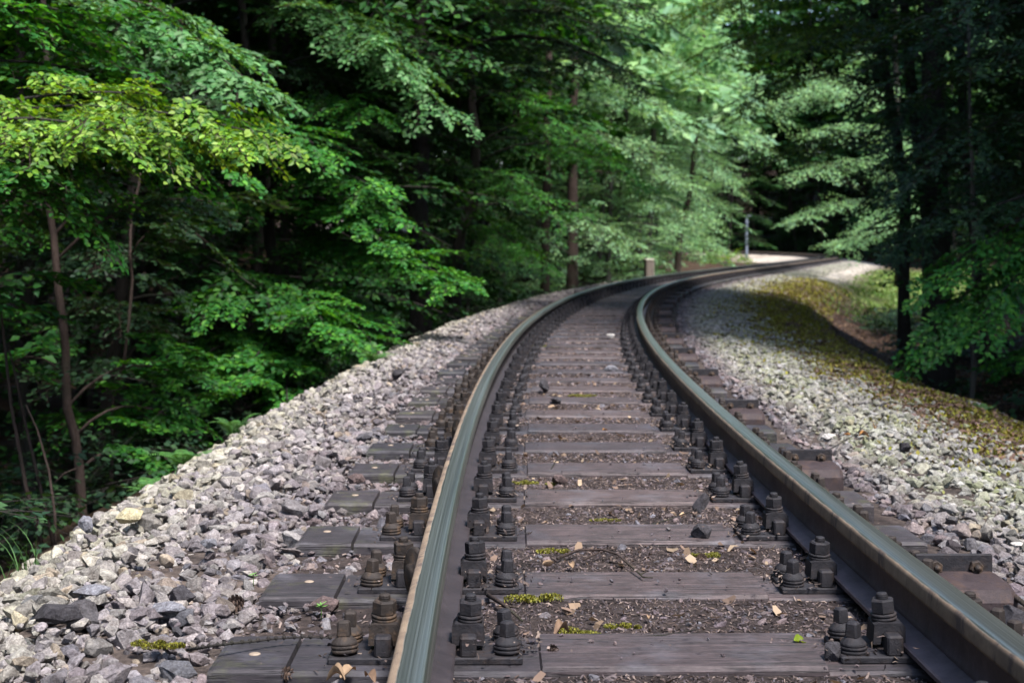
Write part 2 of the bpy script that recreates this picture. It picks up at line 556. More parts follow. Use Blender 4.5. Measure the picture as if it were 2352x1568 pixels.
def wood_mat():
    m, nt, b = new_mat("sleeper_wood")
    v = coords(nt)
    rnd = obj_rand(nt)
    off = N(nt, "ShaderNodeCombineXYZ")
    for i in range(3): nt.links.new(math_(nt, 'MULTIPLY', rnd, 37.0 + 11 * i), off.inputs[i])
    va = N(nt, "ShaderNodeVectorMath", operation='ADD')
    nt.links.new(v, va.inputs[0]); nt.links.new(off.outputs[0], va.inputs[1])
    vv = va.outputs[0]
    sep = N(nt, "ShaderNodeSeparateXYZ"); nt.links.new(v, sep.inputs[0])
    grain = noise_tex(nt, vv, 10, 7, .75, (.7, 9, 9))
    fine = noise_tex(nt, vv, 55, 5, .7, (.35, 8, 8))
    patch = noise_tex(nt, vv, 5, 4, .6)
    dark = ramp(nt, grain, [(.28, (.014, .012, .015)), (.55, (.034, .03, .035)), (.78, (.07, .062, .066))])
    lite = ramp(nt, grain, [(.25, (.018, .014, .014)), (.5, (.057, .044, .045)), (.75, (.128, .1, .102))])
    wob = math_(nt, 'MULTIPLY', math_(nt, 'SUBTRACT', patch, .5), .22)
    ax = math_(nt, 'ADD', math_(nt, 'ABSOLUTE', math_(nt, 'ADD', sep.outputs[0], -.055)), wob)
    mid = N(nt, "ShaderNodeMapRange", interpolation_type='SMOOTHSTEP'); nt.links.new(ax, mid.inputs[0])
    mid.inputs[1].default_value = .42; mid.inputs[2].default_value = .24
    k = mix(nt, mid.outputs[0], dark, lite)
    k = mix(nt, ramp(nt, patch, [(.52, 0.0), (.68, .45)]), k, (.095, .1, .12))
    # green film towards the weather ends
    gm = math_(nt, 'MULTIPLY', ramp(nt, noise_tex(nt, vv, 7, 5, .7), [(.52, 0.0), (.7, 1.0)]), ramp(nt, math_(nt, 'ABSOLUTE', sep.outputs[0]), [(.55, 0.0), (.85, .7)]))
    k = mix(nt, gm, k, (.075, .085, .03))
    crack = ramp(nt, noise_tex(nt, vv, 8, 3, .5, (.22, 9, 9)), [(.475, 0.0), (.492, 1.0), (.508, 1.0), (.525, 0.0)])
    crack = math_(nt, 'MULTIPLY', crack, ramp(nt, noise_tex(nt, vv, 3, 2, .5), [(.38, 0.0), (.48, 1.0)]))
    k = mix(nt, math_(nt, 'MULTIPLY', crack, .85), k, (.008, .007, .008))
    k = mix(nt, 1.0, k, ramp(nt, rnd, [(0, (.75, .75, .8)), (.5, (1.0, .95, .95)), (1, (1.3, 1.2, 1.12))]), 'MULTIPLY')
    k = mix(nt, 1.0, k, ramp(nt, noise_tex(nt, vv, 26, 6, .8), [(.3, (.6, .58, .58)), (.7, (1.3, 1.28, 1.25))]), 'MULTIPLY')
    k = mix(nt, 1.0, k, ramp(nt, fine, [(.25, (.62, .6, .6)), (.75, (1.3, 1.28, 1.28))]), 'MULTIPLY')
    nt.links.new(k, b.inputs["Base Color"])
    b.inputs["Roughness"].default_value = .62
    b.inputs["Specular IOR Level"].default_value = .45
    h = math_(nt, 'SUBTRACT', math_(nt, 'ADD', math_(nt, 'MULTIPLY', fine, .5), math_(nt, 'MULTIPLY', grain, .5)), math_(nt, 'MULTIPLY', crack, .8))
    bump(nt, b, h, .6, .006)
    return m
M['wood'] = wood_mat()

# ------------------------------------------------------------------ sleeper prototype (thing > timber, base_plate > screws, clamps, bolts)
SL_LEN, SL_W, SL_OFF = 1.84, .262, -.055      # centred slightly to the ravine side of the track axis
SEATS = (-GAUGE / 2, GAUGE / 2)
def timber_mesh(seed=0, simple=False):
    rng = random.Random(seed)
    L0, L1 = SL_OFF - SL_LEN / 2, SL_OFF + SL_LEN / 2
    # stations along the sleeper: (x, top height)
    st = [(L0, -.004), (L0 + .012, 0)]
    g1 = L0 + .17 + rng.uniform(-.015, .02)
    g2 = L1 - .15 + rng.uniform(-.02, .015)
    st += [(g1 - .004, 0), (g1 - .002, -.03), (g1 + .002, -.03), (g1 + .004, -.004)]
    a0, a1 = SEATS[0] + .225 + rng.uniform(-.01, .02), SEATS[1] - .225 + rng.uniform(-.02, .01)
    st += [(a0, -.006), (a0 + .004, .004), (a1 - .004, .004), (a1, -.006)]
    st += [(g2 - .004, -.004), (g2 - .002, -.03), (g2 + .002, -.03), (g2 + .004, 0)]
    st += [(L1 - .012, 0), (L1, -.004)]
    hw, c = SL_W / 2, .009
    mb = MB()
    n = 6
    V = []
    for x, z in st:
        w = hw + rng.uniform(-.002, .002)
        V += [(x, -w, -.17), (x, -w, z - c), (x, -w + c, z), (x, w - c, z), (x, w, z - c), (x, w, -.17)]
    F = []
    for i in range(len(st) - 1):
        for k in range(n):
            j = (k + 1) % n
            F.append((i * n + k, i * n + n + k, i * n + n + j, i * n + j))
    F.append(tuple(range(n))); F.append(tuple((len(st) - 1) * n + k for k in reversed(range(n))))
    mb.add(V, F)
    return mb.mesh("timber")

def screw_mesh(mb=None, c=(0, 0, 0), rz=0.0):
    own = mb is None
    mb = mb or MB()
    x, y, z = c
    mb.lathe((x, y, z), [(.0265, 0), (.0285, .003), (.0285, .0075), (.0255, .0085)], 14, wob=.03)
    mb.lathe((x, y, z), [(.0255, .0078), (.029, .011), (.029, .0155), (.0245, .0168)], 14, wob=.03)
    mb.lathe((x, y, z), [(.0270, .0162), (.0280, .019), (.0265, .023), (.0185, .031), (.0150, .034)], 16)
    mb.box((x, y, z + .0485), (.0275, .0275, .034), rz, taper=.9, bev=.004)
    return mb.mesh("coach_screw") if own else None
def bolt_mesh(mb=None, c=(0, 0, 0), rz=0.0):
    own = mb is None
    mb = mb or MB()
    x, y, z = c
    mb.lathe((x, y, z), [(.026, 0), (.0275, .002), (.0275, .006), (.0255, .007)], 14)
    mb.lathe((x, y, z), [(.0255, .0072), (.0278, .0095), (.0278, .0135), (.0255, .0145)], 14, wob=.02)
    mb.lathe((x, y, z), [(.0225, .0145), (.0262, .017), (.0262, .041), (.0225, .0445)], 6, rz=rz, smooth=False)
    mb.lathe((x, y, z), [(.0125, .0445), (.0125, .047), (.0116, .0478), (.0125, .0486), (.0125, .051), (.0116, .0518), (.0122, .0526), (.0105, .0565)], 14)
    return mb.mesh("clamp_bolt") if own else None
def clamp_mesh(mb=None, side=1):
    """an arched clip: one foot on the rail foot, one on the plate"""
    own = mb is None
    mb = mb or MB()
    prof = [(-.034, .0), (-.034, .036), (-.027, .045), (.022, .045), (.031, .040), (.034, .0), (.018, 0), (.016, .022), (-.016, .024), (-.019, 0)]
    n = len(prof); hw = .033
    vs = [(x * side, -hw, z) for x, z in prof] + [(x * side, hw, z) for x, z in prof]
    fs = [(i, (i + 1) % n, n + (i + 1) % n, n + i) for i in range(n)] + [tuple(reversed(range(n))), tuple(range(n, 2 * n))]
    if side < 0: fs = [tuple(reversed(f)) for f in fs]
    mb.add(vs, fs)
    return mb.mesh("clamp") if own else None
def plate_mesh():
    mb = MB()
    mb.box((0, 0, .008), (.405, .165, .016), bev=.003)
    for s in (-1, 1):
        # split rib each side of the foot: two blocks with the bolt slot between
        for e in (-1, 1):
            mb.box((s * .089, e * .062, .036), (.034, .036, .043), bev=.004)
        mb.box((s * .078, 0, .021), (.012, .088, .012))
    me = mb.mesh("base_plate")
    return me
ME = {}
ME['plate'] = plate_mesh()
ME['screw'] = screw_mesh()
ME['bolt'] = bolt_mesh()
ME['clampL'] = clamp_mesh(None, -1)
ME['clampR'] = clamp_mesh(None, 1)
for k in ('plate', 'screw', 'bolt', 'clampL', 'clampR'): ME[k].materials.append(M['iron'])
for k in ('screw', 'bolt', 'clampL', 'clampR'):
    ME['r' + k] = ME[k].copy(); ME['r' + k].materials[0] = M['iron_rust']
def far_plate_mesh():
    """plate with its screws and bolts in one, for sleepers too far off to show them"""
    mb = MB()
    mb.box((0, 0, .008), (.405, .165, .016))
    for s in (-1, 1):
        mb.box((s * .095, 0, .04), (.07, .09, .05))
        mb.box((s * .095, 0, .092), (.05, .05, .055))
        for e in (-1, 1): mb.box((s * .170, e * .05, .05), (.036, .036, .07))
    return mb.mesh("base_plate")
ME['farplate'] = far_plate_mesh(); ME['farplate'].materials.append(M['iron'])
timbers = [timber_mesh(i) for i in range(6)]
for t in timbers: t.materials.append(M['wood'])
def anchor_plate_mesh():
    mb = MB()
    mb.box((0, 0, 0), (.20, .012, .076), bev=.003)
    mb.box((0, .03, -.031), (.19, .05, .012), bev=.003)
    return mb.mesh("anchor_bracket")
def casting_mesh():
    mb = MB()
    # a rounded cast shoe reaching forward and down under the bolts
    prof = [(0, -.006), (-.10, -.009), (-.150, -.018), (-.172, -.045), (-.174, -.11), (-.152, -.11), (-.148, -.037), (0, -.0365)]
    n = len(prof); hw = .085
    xs = [(-hw, .93), (-hw + .015, 1), (hw - .015, 1), (hw, .93)]
    V, F = [], []
    for x, k in xs:
        for y, z in prof: V.append((x, y * k, z if k == 1 else z - (.006 if z > -.03 else 0)))
    for i in range(3):
        for k in range(n):
            j = (k + 1) % n
            F.append((i * n + k, i * n + j, i * n + n + j, i * n + n + k))
    F.append(tuple(range(n))); F.append(tuple(3 * n + k for k in reversed(range(n))))
    mb.add(V, F, smooth=False)
    return mb.mesh("cast_shoe")
ME['anchor'] = anchor_plate_mesh(); ME['anchor'].materials.append(M['iron'])
ME['shoe'] = casting_mesh(); ME['shoe'].materials.append(M['casting'])
mb = MB(); mb.lathe((0, 0, 0), [(.016, 0), (.0185, .002), (.0185, .013), (.016, .016)], 6, smooth=False, axis='y'); mb.lathe((0, -.016, 0), [(.009, 0), (.008, .012)], 10, axis='y')
ME['hex'] = mb.mesh("hex_bolt"); ME['hex'].materials.append(M['iron_rust'])
mb = MB(); mb.lathe((0, 0, 0), [(.0125, 0), (.0125, .001), (.010, .0022)], 16)
ME['nail'] = mb.mesh("date_nail"); ME['nail'].materials.append(M['pinhead'])

def put(name, me, parent, loc=(0, 0, 0), rz=0.0):
    o = bpy.data.objects.new(name, me)
    COL.objects.link(o); o.parent = parent; o.location = loc; o.rotation_euler = (0, 0, rz)
    return o
def make_sleeper(i, full, anchor, rng):
    t = empty("sleeper")
    put("timber", timbers[i % 6], t)
    for st in SEATS:
        if full:
            p = put("base_plate", ME['plate'], t, (st, 0, -.006))
            for sx in (-1, 1):
                q = 'r' if sx * st > 0 and rng.random() < .9 else ''      # the outer ones are browner
                for sy in (-1, 1):
                    put("coach_screw", ME[q + 'screw'], p, (sx * .170, sy * .050 + rng.uniform(-.004, .004), .016 + rng.uniform(-.001, .003)), rng.uniform(0, 1.5)).rotation_euler = (rng.gauss(0, .05), rng.gauss(0, .05), rng.uniform(0, 1.5))
                put("clamp", ME[q + ('clampR' if sx > 0 else 'clampL')], p, (sx * .088, 0, .0275), rng.uniform(-.05, .05))
                put("clamp_bolt", ME[q + 'bolt'], p, (sx * .092, rng.uniform(-.003, .003), .0725), rng.uniform(0, 1.05)).rotation_euler = (rng.gauss(0, .035), rng.gauss(0, .035), rng.uniform(0, 1.05))
        else:
            put("base_plate", ME['farplate'], t, (st, 0, -.006))
    if full:
        put("date_nail", ME['nail'], t, (SL_OFF - SL_LEN / 2 + .085 + rng.uniform(-.02, .02), rng.uniform(-.05, .05), .0))
    if anchor:
        a = put("anchor_bracket", ME['anchor'], t, (GAUGE / 2 + .262, .028, .0345))
        put("hex_bolt", ME['hex'], a, (.055, -.006, .006), rng.uniform(0, 1)).rotation_euler = (0, rng.uniform(0, 1), 0)
        put("hex_bolt", ME['hex'], a, (-.05, -.006, .006), rng.uniform(0, 1)).rotation_euler = (0, rng.uniform(0, 1), 0)
        put("cast_shoe", ME['shoe'], a, (.022, -.0065, 0))
    return t
SL_PITCH = .617
SLEEPER_FRONT0 = 3.45
ordw = ["second", "third", "fourth", "fifth", "sixth", "seventh", "eighth", "ninth", "tenth", "eleventh", "twelfth"]
special = {-1: "wide pale-worn wooden sleeper crossing at the very bottom edge of the photo",
           0: "wooden sleeper with tan twig-strewn litter behind it, second from the bottom edge",
           1: "wooden sleeper behind the long forked twig, third from the bottom edge",
           2: "cracked wooden sleeper with a dark stone by its plate, fourth from the bottom edge",
           3: "wooden sleeper with a big angular stone at its front, fifth from the bottom edge"}
sl_rng = random.Random(3)
n_full = 44
for n in range(-2, 190):
    s = SLEEPER_FRONT0 + SL_W / 2 + n * SL_PITCH + (sl_rng.uniform(-.012, .012) if n > 2 else 0)
    if s > 122: break
    x, y, a = frame(s)
    anchor = (n % 3 == 0) and n < 40
    t = make_sleeper(n + 2, n < n_full, anchor, sl_rng)
    t.location = (x, y, float(rise(s)) + sl_rng.uniform(-.004, .004)); t.rotation_euler = (0, 0, -a + sl_rng.uniform(-.008, .008))
    if n == -2: lab = "dark wooden sleeper cut off below the bottom edge of the photo"
    elif n in special: lab = special[n]
    elif n < 12: lab = f"dark sleeper with {'a bolted bracket on its end' if anchor else 'a plain end'}, {['sixth','seventh','eighth','ninth','tenth','eleventh','twelfth','thirteenth'][n-4]} from the bottom edge"
    elif n < n_full and anchor: lab = "distant narrow wooden sleeper with an anchor bracket in the bend"
    elif n < n_full: lab = "distant narrow wooden sleeper without bracket in the bend"
    else: lab = "far wooden sleeper beyond the bend, hidden to a dark sliver between the rails"
    grp = "sleepers under the rails" if n < 12 else ("bracketed sleepers in the bend" if n < n_full and anchor else "plain sleepers in the bend" if n < n_full else "far sleepers beyond the bend")
    tag(t, lab, "sleeper", grp)

# discs on the outer web of the ravine-side rail
for sd in (3.36, 4.62, 5.9):
    mb = MB()
    mb.lathe((0, 0, 0), [(.062, 0), (.066, .003), (.066, .010), (.060, .014), (.030, .016), (.026, .026), (.012, .028)], 24, axis='x', rz=0)
    o = mb.build("steel_disc", M['iron_rust'], rails[0])
    for vtx in o.data.vertices: vtx.co.x = -vtx.co.x
    o.data.flip_normals()
    x, y, a = frame(sd)
    tt = -GAUGE / 2 - .012
    # the rail is built in world space
    o.location = (x + tt * math.cos(a) - .03, y - tt * math.sin(a), .075)
    o.rotation_euler = (0, 0, -a + .45)
# ------------------------------------------------------------------ stones
def hull_rock(rng, npts, bev=0.0, flat=.62, jitter=.25):
    bm = bmesh.new()
    seed_ = float(rng.uniform(0, 90))
    for _ in range(npts):
        p = rng.normal(size=3); p /= np.linalg.norm(p)
        p *= rng.uniform(1 - jitter, 1.0)
        p *= (1.0, .72, flat)
        bm.verts.new(p)
    r = bmesh.ops.convex_hull(bm, input=bm.verts)
    junk = [e for e in r["geom_interior"] if isinstance(e, bmesh.types.BMVert)]
    if junk: bmesh.ops.delete(bm, geom=junk, context='VERTS')
    bmesh.ops.dissolve_limit(bm, angle_limit=R(14), verts=bm.verts, edges=bm.edges)
    if bev:
        bmesh.ops.bevel(bm, geom=list(bm.edges), offset=bev, segments=2, profile=.6, affect='EDGES', clamp_overlap=True)
    bmesh.ops.triangulate(bm, faces=bm.faces)
    if bev:
        for vt in bm.verts:
            q = Vector(vt.co)
            vt.co += mnoise.noise_vector(q * 2.2 + Vector((npts, seed_, 3))) * .10 + mnoise.noise_vector(q * 6 + Vector((npts, seed_, 9))) * .045
    bm.verts.ensure_lookup_table(); bm.faces.ensure_lookup_table()
    for i, vt in enumerate(bm.verts): vt.index = i
    V = np.array([vt.co[:] for vt in bm.verts], dtype=np.float32)
    F = np.array([[vt.index for vt in f.verts] for f in bm.faces], dtype=np.int32)
    bm.free()
    return V, F
rk = np.random.default_rng(5)
ROCK_HI = [hull_rock(rk, int(rk.integers(13, 26)), float(rk.uniform(.06, .12)), flat=float(rk.uniform(.4, .72)), jitter=.38) for _ in range(26)]
ROCK_MID = [hull_rock(rk, int(rk.integers(11, 16)), 0, flat=float(rk.uniform(.5, .75))) for _ in range(22)]
ROCK_LO = [hull_rock(rk, 9, 0) for _ in range(12)]

def rot_mats(n, rng, tilt):
    """random turn about z, then a random tilt"""
    a = rng.uniform(0, 2 * np.pi, n); b = rng.normal(0, tilt, n); c = rng.normal(0, tilt, n)
    ca, sa, cb, sb, cc, sc_ = np.cos(a), np.sin(a), np.cos(b), np.sin(b), np.cos(c), np.sin(c)
    Z = np.zeros((n, 3, 3)); X = np.zeros((n, 3, 3)); Y = np.zeros((n, 3, 3))
    Z[:, 0, 0] = ca; Z[:, 0, 1] = -sa; Z[:, 1, 0] = sa; Z[:, 1, 1] = ca; Z[:, 2, 2] = 1
    X[:, 0, 0] = 1; X[:, 1, 1] = cb; X[:, 1, 2] = -sb; X[:, 2, 1] = sb; X[:, 2, 2] = cb
    Y[:, 1, 1] = 1; Y[:, 0, 0] = cc; Y[:, 0, 2] = sc_; Y[:, 2, 0] = -sc_; Y[:, 2, 2] = cc
    return X @ Y @ Z
class Pile:
    def __init__(s): s.V, s.F, s.C, s.n = [], [], [], 0
    def add(s, protos, P, size, rot, col, rng):
        which = rng.integers(0, len(protos), len(P))
        for k, (pv, pf) in enumerate(protos):
            sel = np.nonzero(which == k)[0]
            if not len(sel): continue
            v = np.einsum('nij,vj->nvi', rot[sel], pv) * size[sel, None, None] + P[sel, None, :]
            nv = len(pv)
            f = pf[None] + (np.arange(len(sel)) * nv)[:, None, None] + s.n
            s.V.append(v.reshape(-1, 3)); s.F.append(f.reshape(-1, 3))
            s.C.append(np.repeat(col[sel], nv, axis=0)); s.n += nv * len(sel)
    def mesh(s, name):
        return np_mesh(name, np.concatenate(s.V), np.concatenate(s.F), colors=np.concatenate(s.C))

def stone_colours(s, t, rng):
    n = len(t)
    pal = np.array([(.325, .295, .295), (.265, .238, .247), (.29, .272, .255), (.365, .335, .305), (.21, .193, .203), (.165, .15, .162), (.32, .262, .2), (.085, .085, .095)])
    p_out = np.array([.25, .2, .17, .15, .1, .05, .05, .03])
    c = pal[rng.choice(len(pal), n, p=p_out)]
    c = c * rng.uniform(.55, 1.22, n)[:, None]
    # brake dust and rust near the rails
    k = np.interp(t, [-1.45, -1.0, -.6, .7, 1.0, 1.4], [0, .55, 1, 1, .8, 0])
    k = np.clip(k + rng.normal(0, .16, n), 0, 1)[:, None]
    dust = np.array([(.115, .09, .1), (.08, .066, .073), (.155, .118, .118), (.112, .108, .125)])[rng.integers(0, 4, n)] * rng.uniform(.7, 1.5, n)[:, None]
    c = c * (1 - k) + dust * k
    # pale, lichen-green stones on the bank side
    g = np.interp(t, [1.05, 1.3, 2.4], [0, .9, .95]) * np.clip(.85 + .5 * lump(s, t * 2, 1.7), .1, 1) * rng.uniform(.45, 1, n)
    gr = np.array([(.27, .285, .175), (.345, .35, .285), (.215, .24, .12), (.38, .385, .35)])[rng.integers(0, 4, n)] * rng.uniform(.8, 1.2, n)[:, None]
    c = c * (1 - g[:, None]) + gr * g[:, None]
    # greenish-yellow on the outermost ravine edge
    e = np.interp(t, [-1.95, -1.5, -1.3], [.65, .35, 0]) * rng.uniform(0, 1, n)
    c = c * (1 - e[:, None]) + np.array([(.44, .43, .28)]) * e[:, None]
    return np.clip(c, .01, .7)

def scatter(s0, s1, t0, t1, dens, rng):
    n = int((s1 - s0) * (t1 - t0) * dens)
    return rng.uniform(s0, s1, n), rng.uniform(t0, t1, n)

ballast = Pile()
rng = np.random.default_rng(21)
def lay(s, t, protos, smin, smax, rng, zoff=0.0, zspread=.012, tilt=.38, damp=1.0):
    x, y = Wn(s, t)
    z = surf(s, t)
    size = smin * (smax / smin) ** (rng.beta(1.6, 2.2, len(s)))
    heap = .012 * lump(x, y, 4.1) + .012 * lump(x + 9, y, 9.3)
    P = np.stack([x, y, z + zoff + heap * damp + rng.uniform(-.5, 1, len(s)) * zspread], axis=1)
    ballast.add(protos, P, size, rot_mats(len(s), rng, tilt), stone_colours(s, t, rng), rng)
def off_sleeper(s, pad=.02):
    ph = np.mod(s - SLEEPER_FRONT0, SL_PITCH)
    return (ph > SL_W + pad) & (ph < SL_PITCH - pad)
# ravine-side shoulder
for (a, b_, protos, dens, mn, mx) in ((1.6, 6.6, ROCK_HI, 760, .020, .066), (6.6, 13, ROCK_MID, 560, .022, .056), (13, 30, ROCK_MID, 420, .026, .058), (30, 66, ROCK_LO, 150, .035, .06)):
    s, t = scatter(a, b_, -2.05, -.98, dens, rng)
    keep = rng.uniform(0, 1, len(t)) < np.interp(t, [-2.05, -1.75], [.45, 1])
    s, t = s[keep], t[keep]
    lay(s, t, protos, mn, mx, rng, zspread=.03)
    # smaller filling stones, and those between the sleeper ends
    s, t = scatter(a, b_, -1.9, -.9, dens * .9, rng); lay(s, t, protos, mn * .55, mx * .5, rng, zspread=.02)
    if a < 7:
        s, t = scatter(a, b_, -1.9, -.8, 1100, rng); lay(s, t, ROCK_MID, .008, .02, rng, zspread=.012)
    s, t = scatter(a, b_, -1.0, -.62, dens * .8, rng); k = off_sleeper(s); lay(s[k], t[k], protos, mn * .8, mx * .72, rng, zoff=-.005, damp=.4)
# between the rails: sparser, half sunk in litter
for (a, b_, protos, dens, mn, mx) in ((2.0, 7.5, ROCK_HI, 230, .012, .042), (7.5, 16, ROCK_MID, 230, .016, .042), (16, 45, ROCK_LO, 130, .022, .045)):
    s, t = scatter(a, b_, -.62, .66, dens, rng); k = off_sleeper(s, .012); lay(s[k], t[k], protos, mn, mx * .8, rng, zoff=-.012, damp=.2)
    s, t = scatter(a, b_, -.62, .66, dens * 5, rng); k = off_sleeper(s, .005); lay(s[k], t[k], protos, mn * .4, mx * .3, rng, zoff=-.004, damp=.2, zspread=.006)
# bank side
for (a, b_, protos, dens, mn, mx) in ((2.0, 6.6, ROCK_HI, 700, .018, .058), (6.6, 14, ROCK_MID, 560, .02, .052), (14, 32, ROCK_MID, 380, .026, .056), (32, 84, ROCK_LO, 150, .034, .062)):
    s, t = scatter(a, b_, .97, 2.3, dens, rng)
    keep = rng.uniform(0, 1, len(t)) < np.interp(t + .25 * lump(s, t, 1.9), [1.7, 2.0, 2.3], [1, .35, .08])
    s, t = s[keep], t[keep]
    lay(s, t, protos, mn, mx, rng, zspread=.022)
    s, t = scatter(a, b_, .62, 1.02, dens * .8, rng); k = off_sleeper(s) & ~((np.mod(s - SLEEPER_FRONT0 + .13, 3 * SL_PITCH) < .13) & (t < .86)); lay(s[k], t[k], protos, mn * .8, mx * .55, rng, zoff=-.014, damp=.2, zspread=.008)
    s, t = scatter(a, b_, 1.0, 2.2, dens * .8, rng); lay(s, t, protos, mn * .5, mx * .5, rng, zspread=.015)
    s, t = scatter(a, b_, 2.2, 3.3, dens * .10, rng); lay(s, t, protos, mn, mx * .9, rng)
# grit and small stones lying on the sleepers
s, t = scatter(2.7, 12, -.55, .58, 60, rng); k = ~off_sleeper(s, .03); lay(s[k], t[k], ROCK_MID, .003, .012, rng, zoff=.022, zspread=.001, damp=0)
bo = link("ballast_gravel", ballast.mesh("ballast_gravel"), M['stone'])
tag(bo, "angular grey and purple-brown ballast stones banked along both sides of the track", "gravel", kind="stuff")

# ------------------------------------------------------------------ litter: needles, bark chips, bits of leaf
def chips(s, t, lmin, lmax, ratio, pal, rng, zoff, name, mat, tilt=.35, zs=.008):
    n = len(s)
    x, y = Wn(s, t); z = surf(s, t) + zoff + rng.uniform(0, zs, n)
    L = rng.uniform(lmin, lmax, n); Wd = L * rng.uniform(ratio[0], ratio[1], n)
    Rm = rot_mats(n, rng, tilt)
    curl = rng.uniform(-.25, .25, n)
    tmpl = np.array([(-.5, -.5, 0), (-.5, .5, 0), (0, -.6, 1), (0, .6, 1), (.5, -.3, 0), (.5, .3, 0)])
    v = np.zeros((n, 6, 3))
    v[:, :, 0] = tmpl[None, :, 0] * L[:, None]; v[:, :, 1] = tmpl[None, :, 1] * Wd[:, None]; v[:, :, 2] = tmpl[None, :, 2] * (curl * L)[:, None]
    v = np.einsum('nij,nvj->nvi', Rm, v) + np.stack([x, y, z], 1)[:, None, :]
    f = np.array([(0, 2, 3, 1), (2, 4, 5, 3)])[None] + (np.arange(n) * 6)[:, None, None]
    c = np.array(pal)[rng.integers(0, len(pal), n)] * rng.uniform(.6, 1.35, n)[:, None]
    return v.reshape(-1, 3), f.reshape(-1, 4), np.repeat(c, 6, axis=0)
PAL = [(.09, .068, .068), (.135, .1, .092), (.046, .036, .039), (.22, .165, .14), (.07, .056, .062), (.11, .076, .064)]
rng = np.random.default_rng(8)
VV, FF, CC, nn = [], [], [], 0
def add_chips(r):
    global nn
    v, f, c = r
    VV.append(v); FF.append(f + nn); CC.append(c); nn += len(v)
s, t = scatter(2.0, 9, -.62, .66, 19000, rng); k = off_sleeper(s, 0)
add_chips(chips(s[k], t[k], .005, .018, (.08, .28), PAL, rng, -.007, "", None, zs=.012))
s, t = scatter(9, 24, -.62, .66, 2200, rng); k = off_sleeper(s, 0)
add_chips(chips(s[k], t[k], .014, .034, (.2, .5), PAL, rng, -.006, "", None, zs=.014))
s, t = scatter(2.0, 7, -1.1, -.6, 2200, rng); k = off_sleeper(s, 0)
add_chips(chips(s[k], t[k], .006, .024, (.09, .3), PAL, rng, -.006, "", None, zs=.012))
s, t = scatter(2.0, 8, .6, 1.15, 1800, rng); k = off_sleeper(s, 0)
add_chips(chips(s[k], t[k], .006, .024, (.09, .3), PAL, rng, -.006, "", None, zs=.012))
# larger broken bits of leaf
s, t = scatter(2.0, 9, -.6, .64, 70, rng); k = off_sleeper(s, 0)
add_chips(chips(s[k], t[k], .016, .04, (.35, .6), [(.22, .15, .10), (.3, .22, .15), (.15, .1, .075)], rng, .0, "", None, .5, .012))
s, t = scatter(4, 44, 1.9, 6.5, 620, rng)
add_chips(chips(s, t, .015, .05, (.3, .6), [(.16, .095, .06), (.22, .14, .085), (.1, .06, .045), (.14, .09, .08)], rng, .005, "", None, .4, .015))
# dirt and needles caught round the plates and bolts
for c0 in (-GAUGE / 2, GAUGE / 2):
    for e in (-1, 1):
        s = SLEEPER_FRONT0 + SL_W / 2 + rng.integers(-1, 12, 1500) * SL_PITCH + rng.normal(0, .06, 1500); t = c0 + e * rng.uniform(.07, .24, 1500)
        add_chips(chips(s, t, .005, .02, (.1, .5), [(.06, .045, .042), (.09, .065, .055), (.2, .15, .12), (.04, .034, .034)], rng, .022, "", None, .5, .02))
# scraps lying on the sleepers
s, t = scatter(2.6, 9, -.9, .9, 170, rng); k = ~off_sleeper(s, .03)
add_chips(chips(s[k], t[k], .004, .014, (.2, .5), PAL, rng, .062, "", None, .15, .003))
lo = link("leaf_litter", np_mesh("leaf_litter", np.concatenate(VV), np.concatenate(FF), colors=np.concatenate(CC)), M['litter'])
tag(lo, "brown needle and leaf litter lying in the gaps between the sleepers and on the bank", "leaf litter", kind="stuff")

# moss strip on the bank and specks in the crib: short upright tufts
def moss_patch(P, rad, n, rng, h=.016):
    """points of little tufts on a dome round P"""
    r = rad * np.sqrt(rng.uniform(0, 1, n)); a = rng.uniform(0, 2 * np.pi, n)
    x, y = r * np.cos(a), r * np.sin(a)
    z = h * np.sqrt(np.clip(1 - (r / rad) ** 2, 0, 1))
    return np.stack([x + P[0], y + P[1], z + P[2]], 1)
def tufts(P, size, pal, rng):
    n = len(P)
    a = rng.uniform(0, 2 * np.pi, n); lean = rng.uniform(.2, .9, n)
    L = size * rng.uniform(.6, 1.3, n); w = L * .32
    d = np.stack([np.cos(a) * lean, np.sin(a) * lean, np.ones(n)], 1); d /= np.linalg.norm(d, axis=1)[:, None]
    sd = np.stack([-np.sin(a), np.cos(a), np.zeros(n)], 1)
    v = np.stack([P - sd * w[:, None] * .3, P + sd * w[:, None] * .3, P + d * L[:, None] * .6 + sd * w[:, None], P + d * L[:, None] * 1.0, P + d * L[:, None] * .6 - sd * w[:, None]], 1)
    f = np.array([(0, 1, 2, 3, 4)])[None] + (np.arange(n) * 5)[:, None, None]
    c = np.array(pal)[rng.integers(0, len(pal), n)] * rng.uniform(.6, 1.4, n)[:, None]
    return v.reshape(-1, 3), f.reshape(-1, 5), np.repeat(c, 5, axis=0)
MOSS = [(.2, .2, .022), (.25, .235, .028), (.14, .15, .02), (.13, .09, .035), (.28, .24, .04), (.1, .07, .04)]
rng = np.random.default_rng(77)
s, t = scatter(5, 46, 1.3, 3.6, 3000, rng)
xx, yy = Wn(s, t)
cov = .5 + .5 * lump(xx, yy, 2.3) * lump(xx + 5, yy + 2, 5.1) + .25 * lump(xx, yy, 9)
p = np.interp(t, [1.3, 1.9, 2.25, 3.0, 3.5], [.03, .28, .9, .95, .4]) * np.clip(cov * 2.8 - .95, 0, 1) * np.interp(s, [16, 26, 40], [1, .4, .2])
k = rng.uniform(0, 1, len(s)) < p
P = np.stack([xx[k], yy[k], surf(s[k], t[k])], 1)
sz = np.interp(s[k], [5, 14, 40], [.022, .035, .06])
v, f, c = tufts(P, sz, MOSS, rng)
